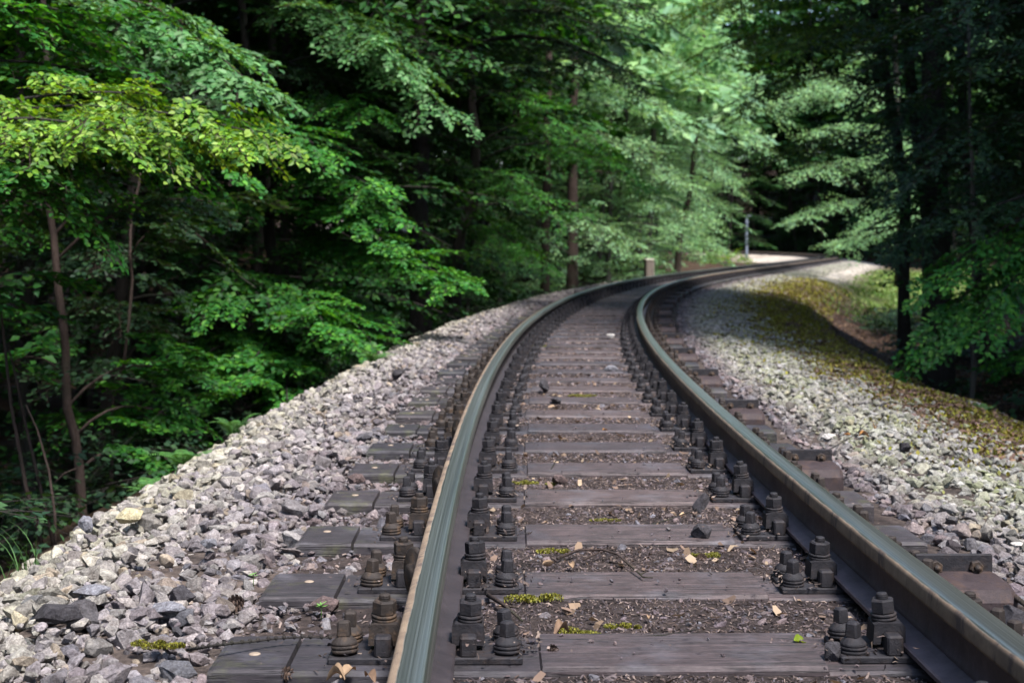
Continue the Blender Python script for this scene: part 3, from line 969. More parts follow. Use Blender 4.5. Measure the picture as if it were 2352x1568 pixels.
mo = link("moss_carpet", np_mesh("moss_carpet", v, f, colors=c), M['needle'])
tag(mo, "yellow-green moss carpet along the foot of the ballast bank", "moss", kind="stuff")
# grass in the sunlit clearing past the bend
s, t = scatter(36, 74, 3.2, 12, 130, rng)
xx, yy = Wn(s, t)
k = rng.uniform(0, 1, len(s)) < np.clip(.75 + .7 * lump(xx, yy, .9), 0, 1) * np.interp(t, [3.2, 5], [.15, 1])
P = np.stack([xx[k], yy[k], ground_z(xx[k], yy[k]) - .01], 1)
v, f, c = tufts(P, .09, [(.1, .2, .035), (.15, .24, .05), (.2, .24, .07), (.08, .14, .03)], rng)
go = link("clearing_grass", np_mesh("clearing_grass", v, f, colors=c), M['needle'])
tag(go, "bright green low growth in the sunlit clearing beyond the bank", "grass", kind="stuff")
# ------------------------------------------------------------------ foliage
def make_spray(rng, L=1.0, gap=.034, twigs=9, droop=.10, leaf=.065, fan=.55):
    """a flat beech spray along +X: leaf bases, directions, normals, sizes and its twigs"""
    B, D, Nn, S, tw = [], [], [], [], []
    def line(p, a, ln, dr):
        """twig from p along angle a in the plane; leaves on both sides"""
        n = max(int(ln / gap), 2)
        prev = p.copy(); k0 = rng.integers(0, 2)
        for i in range(1, n + 1):
            f = i / n
            aa = a + .18 * math.sin(3 * f + a * 3)
            q = np.array([p[0] + math.cos(aa) * ln * f, p[1] + math.sin(aa) * ln * f, p[2] - dr * f * f + rng.normal(0, .006)])
            side = 1 if (i + k0) % 2 else -1
            la = aa + side * rng.uniform(.55, 1.15) * (1 if i < n else .2)
            d = np.array([math.cos(la), math.sin(la), rng.normal(-.18, .22)]); d /= np.linalg.norm(d)
            nn = np.array([rng.normal(0, .34), rng.normal(0, .34), 1.0]); nn -= d * nn.dot(d); nn /= np.linalg.norm(nn)
            B.append(q); D.append(d); Nn.append(nn); S.append(leaf * rng.uniform(.6, 1.2) * (1.05 - .25 * f))
            prev = q
        tw.append((p, prev))
        return prev
    line(np.zeros(3), 0, L, droop)
    for i in range(twigs):
        f = (i + .6) / (twigs + .6)
        p = np.array([L * f, 0.18 * L * f * math.sin(3 * f) * .3, -droop * f * f])
        side = 1 if i % 2 else -1
        ln = L * fan * (1 - f * .75) * rng.uniform(.6, 1.15)
        line(p, side * rng.uniform(.6, 1.05), ln, droop * .6)
    return [np.array(v) for v in (B, D, Nn, S)] + [np.array(tw)]
srng = np.random.default_rng(31)
SPRAY_HI = [make_spray(srng, 1.0, .036, 9) for _ in range(10)]
SPRAY_LO = [make_spray(srng, 1.0, .075, 6, leaf=.11) for _ in range(8)]
SPRAY_VLO = [make_spray(srng, 1.0, .13, 5, leaf=.17) for _ in range(6)]
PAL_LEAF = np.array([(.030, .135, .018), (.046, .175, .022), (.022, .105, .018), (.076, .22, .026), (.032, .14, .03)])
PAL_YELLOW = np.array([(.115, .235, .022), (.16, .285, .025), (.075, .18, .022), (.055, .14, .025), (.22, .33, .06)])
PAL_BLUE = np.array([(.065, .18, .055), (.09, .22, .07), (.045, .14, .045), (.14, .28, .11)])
PAL_SHADE = np.array([(.020, .052, .022), (.028, .066, .024), (.018, .046, .024), (.036, .08, .03)])  # shade of the wood put into darker leaf colours

class Foliage:
    def __init__(s, rng): s.B, s.D, s.N, s.S, s.C, s.tw, s.rng = [], [], [], [], [], [], rng
    def add(s, spray, pos, az, pitch=0.0, roll=0.0, scale=1.0, leaf=1.0, pal=PAL_LEAF):
        B, D, Nn, S, tw = spray
        ca, sa, cp, sp, cr, sr = math.cos(az), math.sin(az), math.cos(pitch), math.sin(pitch), math.cos(roll), math.sin(roll)
        Rz = np.array([[ca, -sa, 0], [sa, ca, 0], [0, 0, 1]]); Ry = np.array([[cp, 0, -sp], [0, 1, 0], [sp, 0, cp]]); Rx = np.array([[1, 0, 0], [0, cr, -sr], [0, sr, cr]])
        Mx = Rz @ Ry @ Rx
        p = np.asarray(pos, float)
        s.B.append(B @ Mx.T * scale + p); s.D.append(D @ Mx.T); s.N.append(Nn @ Mx.T)
        s.S.append(S * leaf * scale if leaf < 0 else S * abs(leaf))
        n = len(B)
        tone = s.rng.uniform(.78, 1.2)
        s.C.append(pal[s.rng.integers(0, len(pal), n)] * (s.rng.uniform(.7, 1.35, n) * tone)[:, None])
        s.tw.append(tw.reshape(-1, 3) @ Mx.T * scale + p)
    def mesh(s, name, hexleaf=True, twig=.0025):
        B = np.concatenate(s.B); D = np.concatenate(s.D); Nn = np.concatenate(s.N); S = np.concatenate(s.S); C = np.concatenate(s.C)
        side = np.cross(Nn, D)
        if hexleaf:
            T = [(0, 0, 0), (.30, .29, .05), (.68, .25, .06), (1.0, 0, -.03), (.68, -.25, .06), (.30, -.29, .05)]
            f = np.array([(0, 3, 2, 1), (0, 5, 4, 3)])
        else:
            T = [(0, 0, 0), (.45, .33, .06), (1.0, 0, 0), (.45, -.33, .06)]
            f = np.array([(0, 2, 1, 1), (0, 3, 2, 2)])[:, :3]
        V = np.stack([B + (D * a + side * b + Nn * c) * S[:, None] for a, b, c in T], 1)
        k = len(T); n = len(B)
        F = (f[None] + (np.arange(n) * k)[:, None, None]).reshape(-1, f.shape[1])
        V = V.reshape(-1, 3); Cc = np.repeat(C, k, axis=0)
        # twigs: thin three-cornered sticks
        tw = np.concatenate(s.tw).reshape(-1, 2, 3)
        d = tw[:, 1] - tw[:, 0]; d /= (np.linalg.norm(d, axis=1)[:, None] + 1e-9)
        a = np.cross(d, np.array([.1, .2, 1.0])); a /= (np.linalg.norm(a, axis=1)[:, None] + 1e-9); b2 = np.cross(d, a)
        ring = [a * twig, (-.5 * a + .87 * b2) * twig, (-.5 * a - .87 * b2) * twig]
        TV = np.stack([tw[:, 0] + r for r in ring] + [tw[:, 1] + r * .5 for r in ring], 1)
        m_ = len(tw)
        tf = np.array([(0, 1, 4, 3), (1, 2, 5, 4), (2, 0, 3, 5)])
        TF = (tf[None] + (np.arange(m_) * 6)[:, None, None]).reshape(-1, 4) + len(V)
        allV = np.concatenate([V, TV.reshape(-1, 3)])
        allC = np.concatenate([Cc, np.tile(np.array([[.06, .045, .035]]), (m_ * 6, 1))])
        mi = np.concatenate([np.zeros(len(F)), np.ones(len(TF))])
        return np_mesh(name, allV, [F, TF], mi=mi, colors=allC)

def bez(p0, p1, arch, n=9):
    """a limb from p0 to p1, bowed upward by arch metres"""
    p0, p1 = Vector(p0), Vector(p1)
    return [p0.lerp(p1, f) + Vector((0, 0, arch * 4 * f * (1 - f) * (1 - .35 * f))) for f in [i / (n - 1) for i in range(n)]]
def bough(fol, wood, p0, p1, rng, arch=.25, width=.9, step=.24, start=.3, r=.018, sprays=None, pal=PAL_LEAF, leaf=1.0, hang=0.0, layers=1, roll=.22):
    pts = bez(p0, p1, arch)
    n = len(pts)
    wood.tube(pts, [r * (1 - .85 * i / (n - 1)) + .002 for i in range(n)], 5)
    Ltot = sum((pts[i + 1] - pts[i]).length for i in range(n - 1))
    sprays = sprays or SPRAY_HI
    k = max(int(Ltot * (1 - start) / step), 1)
    for i in range(k + 1):
        f = start + (1 - start) * i / k
        q = f * (n - 1); j = min(int(q), n - 2)
        p = pts[j].lerp(pts[j + 1], q - j)
        d = (pts[j + 1] - pts[j]).normalized()
        az = math.atan2(d.y, d.x); el = math.asin(max(-1, min(1, d.z)))
        for side in (1, -1):
            if i == k and side < 0: continue
            ln = width * (.55 + .45 * math.sin(math.pi * min(1, .25 + f * .62))) * rng.uniform(.7, 1.2)
            ang = (side * rng.uniform(.6, 1.15)) if i < k else 0.0
            fol.add(sprays[rng.integers(0, len(sprays))], p + Vector((0, 0, rng.normal(0, .05))), az + ang, el * .4 + rng.normal(-.14 - hang * rng.uniform(.3, 1), .16), rng.normal(0, roll), ln, leaf, pal)

def trunk_tube(wood, pts, r0, r1, n=10):
    k = len(pts)
    rad = [r0 + (r1 - r0) * (i / (k - 1)) ** .8 for i in range(k)]
    rad[0] *= 1.35
    wood.tube(pts, rad, n)

def tree_proto(seed, kind, pal=None):
    """a generic tree in its own space; +X is the side that faces the light gap"""
    rng = np.random.default_rng(seed)
    wood = MB(); fol = Foliage(rng)
    H = rng.uniform(11, 15)
    pal = PAL_SHADE if pal is None else pal
    lean = rng.uniform(-.04, .08)
    pts = [Vector((lean * z + .08 * math.sin(z * .7 + seed), .08 * math.cos(z * .6 + seed), z)) for z in np.linspace(-.6, H, 12)]
    r0 = {'edge': rng.uniform(.07, .13), 'pale': rng.uniform(.09, .13), 'pale_inner': .14, 'inner': rng.uniform(.10, .2), 'slim': rng.uniform(.04, .07)}[kind]
    trunk_tube(wood, pts, r0, .02)
    def tp(z):
        q = (z + .6) / (H + .6) * 11; j = min(int(q), 10)
        return pts[j].lerp(pts[j + 1], q - j)
    z = {'edge': .5, 'pale': .6, 'pale_inner': 3.4, 'inner': 3.6, 'slim': 1.2}[kind]
    az = rng.uniform(0, 6.28)
    while z < H - .4:
        low = z < 6.5
        az += 2.4 + rng.normal(0, .3)
        facing = .5 + .5 * math.cos(az)
        Lm = (rng.uniform(1.5, 2.5) * (.65 + .65 * facing)) if low else rng.uniform(1.8, 3.2) * (1.1 - .55 * (z - 6.5) / (H - 6.5))
        if kind == 'slim': Lm *= .6
        p0 = tp(z); up = rng.uniform(.0, .35)
        p1 = p0 + Vector((math.cos(az) * Lm, math.sin(az) * Lm, up * Lm - .25 * Lm))
        ex = dict(hang=-.35, roll=.5) if kind.startswith('pale') else {}
        if low: bough(fol, wood, p0, p1, rng, arch=.12 * Lm, width=rng.uniform(.7, 1.05), step=.42, start=.25, r=.02, sprays=SPRAY_LO, leaf=1.0, pal=pal, **ex)
        else: bough(fol, wood, p0, p1, rng, arch=.1 * Lm, width=rng.uniform(1.1, 1.6), step=.5, start=.15, r=.03, sprays=SPRAY_VLO, leaf=2.7, pal=pal, **ex)
        z += (.22 if kind in ('edge', 'pale') else .40) if low else .42
    return wood.mesh("trunk"), fol.mesh("crown", hexleaf=False)
BARKS = ['bark_dark', 'bark_brown', 'bark_grey']
PROTO = {}
PAL_MID = PAL_LEAF * np.array([.42, .42, .5])  # leaf colours darkened to paint shade on the edge trees
PAL_SUNLIT = np.array([(.18, .35, .15), (.23, .40, .18), (.145, .30, .125), (.27, .43, .18), (.19, .35, .20)])  # sunlight on the trees past the bend put into paler leaf colours
for kind, n in (('edge', 4), ('inner', 3), ('slim', 2), ('pale', 3), ('pale_inner', 2)):
    for i in range(n):
        tm, cm = tree_proto(100 + i * 7 + len(kind), kind, {'edge': PAL_MID, 'pale': PAL_SUNLIT, 'pale_inner': PAL_SUNLIT}.get(kind, PAL_SHADE))
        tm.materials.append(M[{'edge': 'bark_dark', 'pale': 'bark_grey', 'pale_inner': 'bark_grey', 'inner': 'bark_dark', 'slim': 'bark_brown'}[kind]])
        cm.materials.append(M[{'pale': 'leaf_sunlit', 'pale_inner': 'leaf_sunlit'}.get(kind, 'leaf_dim')]); cm.materials.append(M['bark_dark'])
        PROTO[(kind, i)] = (tm, cm)
def generic(kind, i, x, y, rz, sc, label, group, name="beech_tree", zoff=0.0):
    tm, cm = PROTO[(kind, i % len([k for k in PROTO if k[0] == kind]))]
    t = empty(name, (x, y, gz(x, y) + zoff), rz, label, "tree", group)
    t.scale = (sc, sc, sc)
    put("trunk", tm, t); put("crown", cm, t)
    return t

# ---- the wood on the ravine side and on the bank side
trng = np.random.default_rng(404)
placed = []
MASS = []            # deep trees that only read as one mass
NK = {k: len([q for q in PROTO if q[0] == k]) for k in ('edge', 'inner', 'slim', 'pale', 'pale_inner')}
def free(x, y, dmin):
    for a, b2 in placed:
        if (a - x) ** 2 + (b2 - y) ** 2 < dmin * dmin: return False
    return True
def face(s, side):
    """turn so that +X looks at the track"""
    a = float(np.interp(s, S_ARR, PT))
    return (-a if side < 0 else math.pi - a) + trng.uniform(-.5, .5)
def in_frame(x, y):
    return y > 3 and abs((x / y) * F_PX) < 1176 + 900
def corridor(kind, s, t, label, group, sc=None, dmin=2.0, deep=False):
    p = W(s, t)
    ss, tt = nearest([p.x], [p.y])
    if abs(tt[0]) < min(abs(t), 6) - .8 or not free(p.x, p.y, dmin): return
    placed.append((p.x, p.y))
    i = int(trng.integers(0, 9)); rz = face(s, t); sc = sc or trng.uniform(.85, 1.2)
    if deep or not in_frame(p.x, p.y): MASS.append((kind, i % NK[kind], p.x, p.y, rz, sc))
    else: generic(kind, i, p.x, p.y, rz, sc, label, group)
L_EDGE = "leafy beech crowding the ravine side of the track, boughs down to the ground"
R_EDGE = "leafy beech at the dark edge of the wood beyond the mossy bank"
L_IN = "dim tall tree standing deep in the ravine wood"
R_IN = "dim tall tree standing deep in the wood behind the mossy bank"
for s in np.arange(14, 120, 2.7):
    if 84 < s < 128: continue
    if s > 33: corridor('pale', s + trng.uniform(-.8, .8), -trng.uniform(4.0, 5.4) - (4.0 if s > 62 else 1.6 if s < 45 else 0), "pale beech with sunlight put into its leaf colour beyond the bend", "pale trees beyond the bend", sc=trng.uniform(1.0, 1.35))
    else: corridor('edge', s + trng.uniform(-.8, .8), -trng.uniform(4.2, 5.6), L_EDGE, "trees along the ravine edge")
for s, t in ((61, -5.2), (90, 7.0), (95, 8.0)):
    corridor('pale_inner', s, t, "tall grey-stemmed beech whose pale crown arches over the track beyond the bend", "pale crowns arching over the track", sc=1.15)
for s in np.arange(19, 120, 2.7):
    if 36 < s < 84:
        continue
    corridor('edge', s + trng.uniform(-.8, .8), trng.uniform(6.2, 7.8) + (5.5 if 27 < s < 80 else 0), R_EDGE, "trees along the bank edge")
# tall bare-stemmed trees on the bank side, whose crowns shade that wood
for s, t in ((-6.5, 6.5), (9.0, 7.4), (12.2, 7.2), (14.8, 6.8), (17.5, 6.4), (20, 6.0), (22.5, 5.6), (25, 5.2)): corridor('inner', s, t, R_IN, "trees deep in the bank-side wood", sc=1.1)
for s in np.arange(-12, 110, 3.4):
    for t in (-8.5, -12, -16, -20, -25, -30, -36, -42):
        if (s < 4 and t > -7) or (84 < s < 128 and t > -11): continue
        corridor('inner' if trng.uniform() < .6 else ('slim' if trng.uniform() < .5 else 'edge'), s + trng.uniform(-1.3, 1.3), t + trng.uniform(-1.5, 1.5), L_IN, "trees deep in the ravine wood", dmin=2.3, deep=t < -13 or s > 60)
    for t in (10.5, 14, 18, 22.5, 28, 34):
        if 25 < s < 84 and t < 15: continue
        corridor('inner' if trng.uniform() < .7 else 'edge', s + trng.uniform(-1.3, 1.3), t + trng.uniform(-1.5, 1.5), R_IN, "trees deep in the bank-side wood", dmin=2.3, deep=t > 15 or s > 60)
# the wood that closes the view beyond the far bend
for i in range(200):
    x, y = trng.uniform(-6, 62), trng.uniform(98, 150)
    ss, tt = nearest([x], [y])
    if abs(tt[0]) < 4.5 or not free(x, y, 3): continue
    placed.append((x, y))
    k = 'inner' if trng.uniform() < .5 else 'edge'; i2 = int(trng.integers(0, 9)); rz = trng.uniform(0, 6.28); sc = trng.uniform(1.3, 1.9)
    if abs(tt[0]) < 10 and y < 130: generic(k, i2, x, y, rz, sc, "far dark tree closing the view behind the last bend of the track", "far trees behind the last bend")
    else: MASS.append((k, i2 % NK[k], x, y, rz, sc))

for row, yy in enumerate((119, 124, 129)):
    for x in np.arange(6 + row, 48, 2.4):
        if free(x, yy, 1.6) and abs(nearest([x], [yy])[1][0]) > 4.2:
            placed.append((x, yy)); MASS.append(('edge', int(trng.integers(0, NK['edge'])), x, yy + trng.uniform(-1, 1), trng.uniform(0, 6.28), trng.uniform(1.4, 1.9)))

# the deep wood as one mass: points carrying the same kinds of tree
kinds = sorted(PROTO)
c_t = bpy.data.collections.new("kinds_of_trunk"); c_c = bpy.data.collections.new("kinds_of_crown")
for j, k in enumerate(kinds):
    c_t.objects.link(bpy.data.objects.new("trunk_kind_%02d" % j, PROTO[k][0])); c_c.objects.link(bpy.data.objects.new("crown_kind_%02d" % j, PROTO[k][1]))
mx = np.array([(x, y, gz(x, y)) for _, _, x, y, _, _ in MASS])
me = bpy.data.meshes.new("deep_wood"); me.from_pydata([tuple(q) for q in mx], [], [])
for nm, typ, vals in (("kind_i", 'INT', [kinds.index((k, i)) for k, i, *_ in MASS]), ("turn", 'FLOAT', [q[4] for q in MASS]), ("size", 'FLOAT', [q[5] for q in MASS])):
    a_ = me.attributes.new(nm, typ, 'POINT'); a_.data.foreach_set("value", vals)
dw = link("deep_wood", me)
ng = bpy.data.node_groups.new("deep_wood", 'GeometryNodeTree')
ng.interface.new_socket("Geometry", in_out='INPUT', socket_type='NodeSocketGeometry'); ng.interface.new_socket("Geometry", in_out='OUTPUT', socket_type='NodeSocketGeometry')
gi = ng.nodes.new("NodeGroupInput"); go_ = ng.nodes.new("NodeGroupOutput"); jn = ng.nodes.new("GeometryNodeJoinGeometry")
def named(nm, typ):
    n_ = ng.nodes.new("GeometryNodeInputNamedAttribute"); n_.data_type = typ; n_.inputs["Name"].default_value = nm
    return n_.outputs["Attribute"]
cr = ng.nodes.new("ShaderNodeCombineXYZ"); ng.links.new(named("turn", 'FLOAT'), cr.inputs[2])
cs = ng.nodes.new("ShaderNodeCombineXYZ"); sz_ = named("size", 'FLOAT')
for i in range(3): ng.links.new(sz_, cs.inputs[i])
ki = named("kind_i", 'INT')
for cc in (c_t, c_c):
    ci = ng.nodes.new("GeometryNodeCollectionInfo"); ci.inputs["Collection"].default_value = cc; ci.inputs["Separate Children"].default_value = True; ci.inputs["Reset Children"].default_value = True
    ip = ng.nodes.new("GeometryNodeInstanceOnPoints"); ip.inputs["Pick Instance"].default_value = True
    ng.links.new(gi.outputs[0], ip.inputs["Points"]); ng.links.new(ci.outputs[0], ip.inputs["Instance"]); ng.links.new(ki, ip.inputs["Instance Index"])
    ng.links.new(cr.outputs[0], ip.inputs["Rotation"]); ng.links.new(cs.outputs[0], ip.inputs["Scale"]); ng.links.new(ip.outputs[0], jn.inputs[0])
ng.links.new(jn.outputs[0], go_.inputs[0])
dw.modifiers.new("deep_wood", 'NODES').node_group = ng
tag(dw, "dim mass of trees deep in the wood on both sides of the track", "wood", kind="stuff")
# ------------------------------------------------------------------ the trees one can tell apart
hero_n = 0
def hero(name, label, trunk, r0, r1, boughs, bark='bark_dark', pal=PAL_LEAF, hi=True, cat="tree", group=None, step=.24):
    """trunk: list of (px,py,depth); boughs: (start point or index on the trunk, tip (px,py,depth), options)"""
    global hero_n
    hero_n += 1
    rng = np.random.default_rng(900 + hero_n)
    pts = [at(*p) for p in trunk]
    base = pts[0].copy(); g = gz(base.x, base.y)
    base.z = g - .15
    pts = [base] + pts[1:] if pts[0].z > g else [base] + [p for p in pts[1:] if p.z > g + .1]
    root = empty(name, (base.x, base.y, g), 0, label, cat, group)
    wood = MB(); fol = Foliage(rng)
    # finer, slightly crooked trunk
    fine = []
    for i in range(len(pts) - 1):
        for f in (0, .33, .67):
            q = pts[i].lerp(pts[i + 1], f)
            if i or f: q = q + Vector((rng.normal(0, .012), rng.normal(0, .012), 0)) * (1 + r0 * 4)
            fine.append(q)
    fine.append(pts[-1])
    trunk_tube(wood, fine, r0, r1, 12)
    for bgh in boughs:
        st, tip = bgh[0], bgh[1]
        o = dict(arch=.25, width=.8, step=step, pal=pal, r=min(.018, r0 * .3))
        if len(bgh) > 2: o.update(bgh[2])
        # start: the trunk point at that picture height
        best = min(fine, key=lambda p: abs((CAMZ - p.z) * F_PX / p.y + HY - st))
        o.setdefault('sprays', SPRAY_HI if hi else SPRAY_LO)
        bough(fol, wood, best, at(*tip), rng, **o)
    # crown above the frame, coarse, so that the tree goes on upwards
    top = fine[-1]
    for i in range(12):
        f = .55 + .45 * i / 11
        p = fine[int(f * (len(fine) - 1))]
        if p.z < 4.2: continue
        a = i * 2.4 + hero_n
        L = 2.2 - .8 * f
        bough(fol, wood, p, p + Vector((math.cos(a) * L, math.sin(a) * L, .2)), rng, arch=.2, width=1.3, step=.5, sprays=SPRAY_VLO, leaf=1.6, pal=pal)
    mn = Matrix.Translation(-root.location)
    w = wood.mesh("trunk"); w.transform(mn); w.materials.append(M[bark])
    put("trunk", w, root)
    if fol.B:
        c = fol.mesh("crown"); c.transform(mn); c.materials.append(M['leaf' if hi else 'leaf_sunlit']); c.materials.append(M['bark_brown'])
        put("crown", c, root)
    return root

hero("beech_tree", "beech reaching in from the photo's edge with a bright yellow-green bough over the ravine",
     [(-420, 1000, 7.6), (-430, 500, 7.6), (-440, 0, 7.7), (-450, -900, 7.8), (-450, -2400, 8)], .07, .03,
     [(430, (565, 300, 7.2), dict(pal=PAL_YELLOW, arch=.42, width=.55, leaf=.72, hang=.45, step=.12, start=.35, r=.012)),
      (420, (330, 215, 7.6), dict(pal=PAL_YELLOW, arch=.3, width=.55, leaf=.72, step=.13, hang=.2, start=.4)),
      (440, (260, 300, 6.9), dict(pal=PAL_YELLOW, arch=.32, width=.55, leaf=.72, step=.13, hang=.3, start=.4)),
      (430, (420, 345, 7.5), dict(pal=PAL_LEAF, arch=.3, width=.5, leaf=.72, step=.15, hang=.7, start=.4)),
      (480, (170, 470, 7.2), dict(arch=.22, width=.55, leaf=.75, step=.15, hang=.3)),
      (470, (60, 380, 6.9), dict(arch=.25, width=.55, leaf=.75, step=.15, hang=.3)),
      (300, (220, 170, 8.4), dict(arch=.3, width=.7, step=.2)),
      (200, (280, 60, 8.6), dict(arch=.3, width=.7, step=.2)),
      (700, (60, 620, 7.6), dict(arch=.15, width=.6)),
      (150, (60, 20, 8.0), dict(arch=.2, width=.7)),
      (60, (160, -40, 8.4), dict(arch=.2, width=.7))])
hero("slender_beech", "slender red-brown leaning trunk standing at the edge of the ballast shoulder",
     [(192, 1200, 9.6), (172, 1000, 9.6), (150, 800, 9.6), (128, 600, 9.7), (108, 420, 9.8), (104, 100, 9.9), (80, -700, 10.2), (60, -1900, 10.5)], .036, .016,
     [(90, (578, 195, 8.9), dict(pal=PAL_BLUE, arch=.42, width=.55, hang=.35, step=.16, start=.3)),
      (60, (430, 60, 9.2), dict(pal=PAL_BLUE, arch=.3, width=.6, step=.18, hang=.2)),
      (30, (540, 110, 9.4), dict(pal=PAL_BLUE, arch=.3, width=.55, step=.18, hang=.4)),
      (620, (520, 470, 10.2), dict(arch=.25, width=.6, pal=PAL_SHADE)),
      (560, (330, 520, 10.4), dict(arch=.2, width=.6, pal=PAL_SHADE)),
      (960, (450, 880, 10.2), dict(arch=.25, width=.5, step=.2)),
      (1000, (455, 1000, 10.2), dict(arch=.25, width=.5, step=.2)),
      (1080, (420, 1075, 9.8), dict(arch=.18, width=.45, step=.2)),
      (860, (20, 830, 10.2), dict(arch=.1, width=.5)),
      (480, (20, 560, 10.4), dict(arch=.1, width=.6, pal=PAL_SHADE))], bark='bark_brown')
hero("beech_tree", "dark straight trunk behind the slender red-brown one at the photo's edge",
     [(75, 1200, 13), (66, 900, 13), (62, 600, 13), (50, 200, 13), (40, -400, 13), (20, -1500, 13.2)], .082, .03,
     [(640, (330, 600, 12), dict(pal=PAL_SHADE)), (760, (310, 720, 12), dict(pal=PAL_SHADE)), (420, (300, 430, 12.2), dict(pal=PAL_SHADE)),
      (880, (260, 840, 12), dict(pal=PAL_SHADE)), (980, (300, 960, 12.2), dict(pal=PAL_LEAF)), (300, (330, 320, 12), {}), (840, (-80, 760, 12), {}), (600, (-60, 560, 12), {}), (150, (330, 130, 12), dict(pal=PAL_SHADE)), (0, (300, -20, 12), {})])
hero("sapling", "thin crooked reddish sapling winding up in front of the dark wood",
     [(255, 1090, 11), (262, 930, 11), (290, 800, 11), (298, 640, 11.1), (304, 480, 11.2), (345, 320, 11.3), (352, 100, 11.4), (330, -500, 11.6)], .017, .007,
     [(600, (480, 560, 11), dict(width=.45, pal=PAL_SHADE)), (860, (420, 830, 10.8), dict(width=.5)), (330, (520, 380, 11), dict(width=.5))], bark='bark_brown')
hero("beech_tree", "dark leaning trunk half hidden among layered boughs above the ballast edge",
     [(655, 960, 15), (640, 720, 15), (622, 560, 15), (596, 400, 15), (575, 200, 15), (540, -200, 15), (480, -1200, 15.5)], .085, .03,
     [(90, (1000, 225, 13.4), dict(pal=PAL_BLUE, arch=.55, width=.7, step=.16, hang=.35, start=.3)),
      (40, (900, 120, 13), dict(pal=PAL_BLUE, arch=.4, width=.75, step=.17, hang=.2)),
      (0, (820, 60, 13.5), dict(pal=PAL_BLUE, arch=.3, width=.8, step=.2)),
      (330, (865, 255, 13.2), dict(arch=.35, width=.65, step=.18, pal=PAL_LEAF)),
      (340, (500, 345, 12.2), dict(arch=.3, width=.6, step=.18, pal=PAL_LEAF)),
      (430, (860, 430, 13), dict(arch=.3, width=.65, step=.18)),
      (400, (720, 330, 12.6), dict(arch=.3, width=.65, step=.2)),
      (520, (870, 535, 12.8), dict(arch=.32, width=.6, step=.17)),
      (480, (430, 500, 13), dict(arch=.25, width=.6, step=.2)),
      (620, (1050, 650, 12.8), dict(arch=.35, width=.62, step=.15, start=.25)),
      (600, (930, 600, 13), dict(arch=.3, width=.6, step=.18)),
      (700, (850, 780, 12.4), dict(arch=.32, width=.6, step=.14, start=.15)),
      (720, (740, 735, 12), dict(arch=.28, width=.55, step=.15, start=.15)),
      (680, (480, 700, 12.4), dict(arch=.25, width=.55, step=.2)),
      (800, (420, 850, 12.4), dict(arch=.25, width=.55, step=.17)),
      (820, (660, 920, 12), dict(arch=.25, width=.5, step=.17)),
      (780, (560, 880, 11.8), dict(arch=.25, width=.5, step=.18)),
      (860, (330, 940, 12), dict(arch=.25, width=.5, step=.18)),
      (250, (420, 230, 13), dict(arch=.3, width=.7, pal=PAL_SHADE)),
      (160, (700, 160, 14), dict(arch=.2, width=.8, pal=PAL_SHADE))])
hero("old_beech", "thickest black trunk on the ravine side, an overhanging dark limb reaching over the track",
     [(960, 830, 22), (965, 600, 22), (962, 400, 22), (970, 200, 22), (968, 0, 22), (965, -400, 22), (960, -1100, 22), (960, -1900, 22)], .19, .08,
     [(200, (1450, 170, 20), dict(pal=PAL_SHADE, arch=.8, width=1.1, step=.22, r=.06, hang=.15)),
      (120, (1400, 70, 19), dict(pal=PAL_SHADE, arch=.6, width=1.1, step=.22, r=.05)),
      (60, (1300, 10, 20), dict(pal=PAL_SHADE, arch=.4, width=1.2, step=.25, r=.05)),
      (0, (1480, 20, 22), dict(pal=PAL_SHADE, arch=.4, width=1.2, step=.25, r=.05)),
      (-80, (1350, -60, 19), dict(pal=PAL_SHADE, arch=.4, width=1.3, step=.28)),
      (250, (1240, 160, 19.5), dict(pal=PAL_SHADE, arch=.5, width=1.0, step=.26)),
            (300, (820, 300, 20), dict(pal=PAL_SHADE, width=.9)), (150, (760, 120, 20), dict(pal=PAL_SHADE, width=.9)),
      (640, (860, 660, 20), dict(pal=PAL_SHADE, width=.6))])
hero("beech_tree", "black curved trunk just beyond the thickest one, its boughs bright at their tips",
     [(1040, 720, 26), (1052, 560, 26), (1088, 460, 26), (1096, 340, 26), (1082, 200, 26), (1075, 60, 26), (1060, -400, 26), (1060, -1300, 26)], .135, .05,
     [(380, (1490, 440, 25), dict(arch=.7, width=1.0, step=.22)), (330, (1380, 330, 25), dict(arch=.5, width=1.0, step=.24)),
      (460, (1300, 500, 24.5), dict(arch=.4, width=.9, step=.24)), (540, (1230, 600, 24), dict(arch=.3, width=.8, step=.24)),
      (260, (1260, 260, 25), dict(arch=.4, width=1.0, step=.26)), (440, (1180, 440, 24), dict(arch=.3, width=.8))], pal=PAL_LEAF)
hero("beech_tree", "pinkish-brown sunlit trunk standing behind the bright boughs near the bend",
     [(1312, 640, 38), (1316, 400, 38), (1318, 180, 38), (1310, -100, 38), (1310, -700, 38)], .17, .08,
     [(300, (1560, 420, 36), dict(arch=.7, width=1.3, step=.3)), (380, (1600, 520, 37), dict(arch=.6, width=1.3, step=.3)), (200, (1560, 290, 36), dict(arch=.6, width=1.4, step=.32)), (470, (1480, 580, 36), dict(arch=.4, width=1.2, step=.3)), (120, (1600, 170, 38), dict(arch=.5, width=1.4, step=.32))], bark='bark_brown', hi=False, pal=PAL_SUNLIT * .8)
hero("beech_tree", "grey-brown trunk close beside the pinkish-brown one near the bend",
     [(1252, 640, 36), (1256, 350, 36), (1262, 100, 36), (1262, -500, 36)], .12, .07,
     [(420, (1400, 560, 34), dict(arch=.5, width=1.1, step=.3)), (250, (1400, 330, 34), dict(arch=.4, width=1.2, step=.32))], bark='bark_brown', hi=False, pal=PAL_SUNLIT * .8)
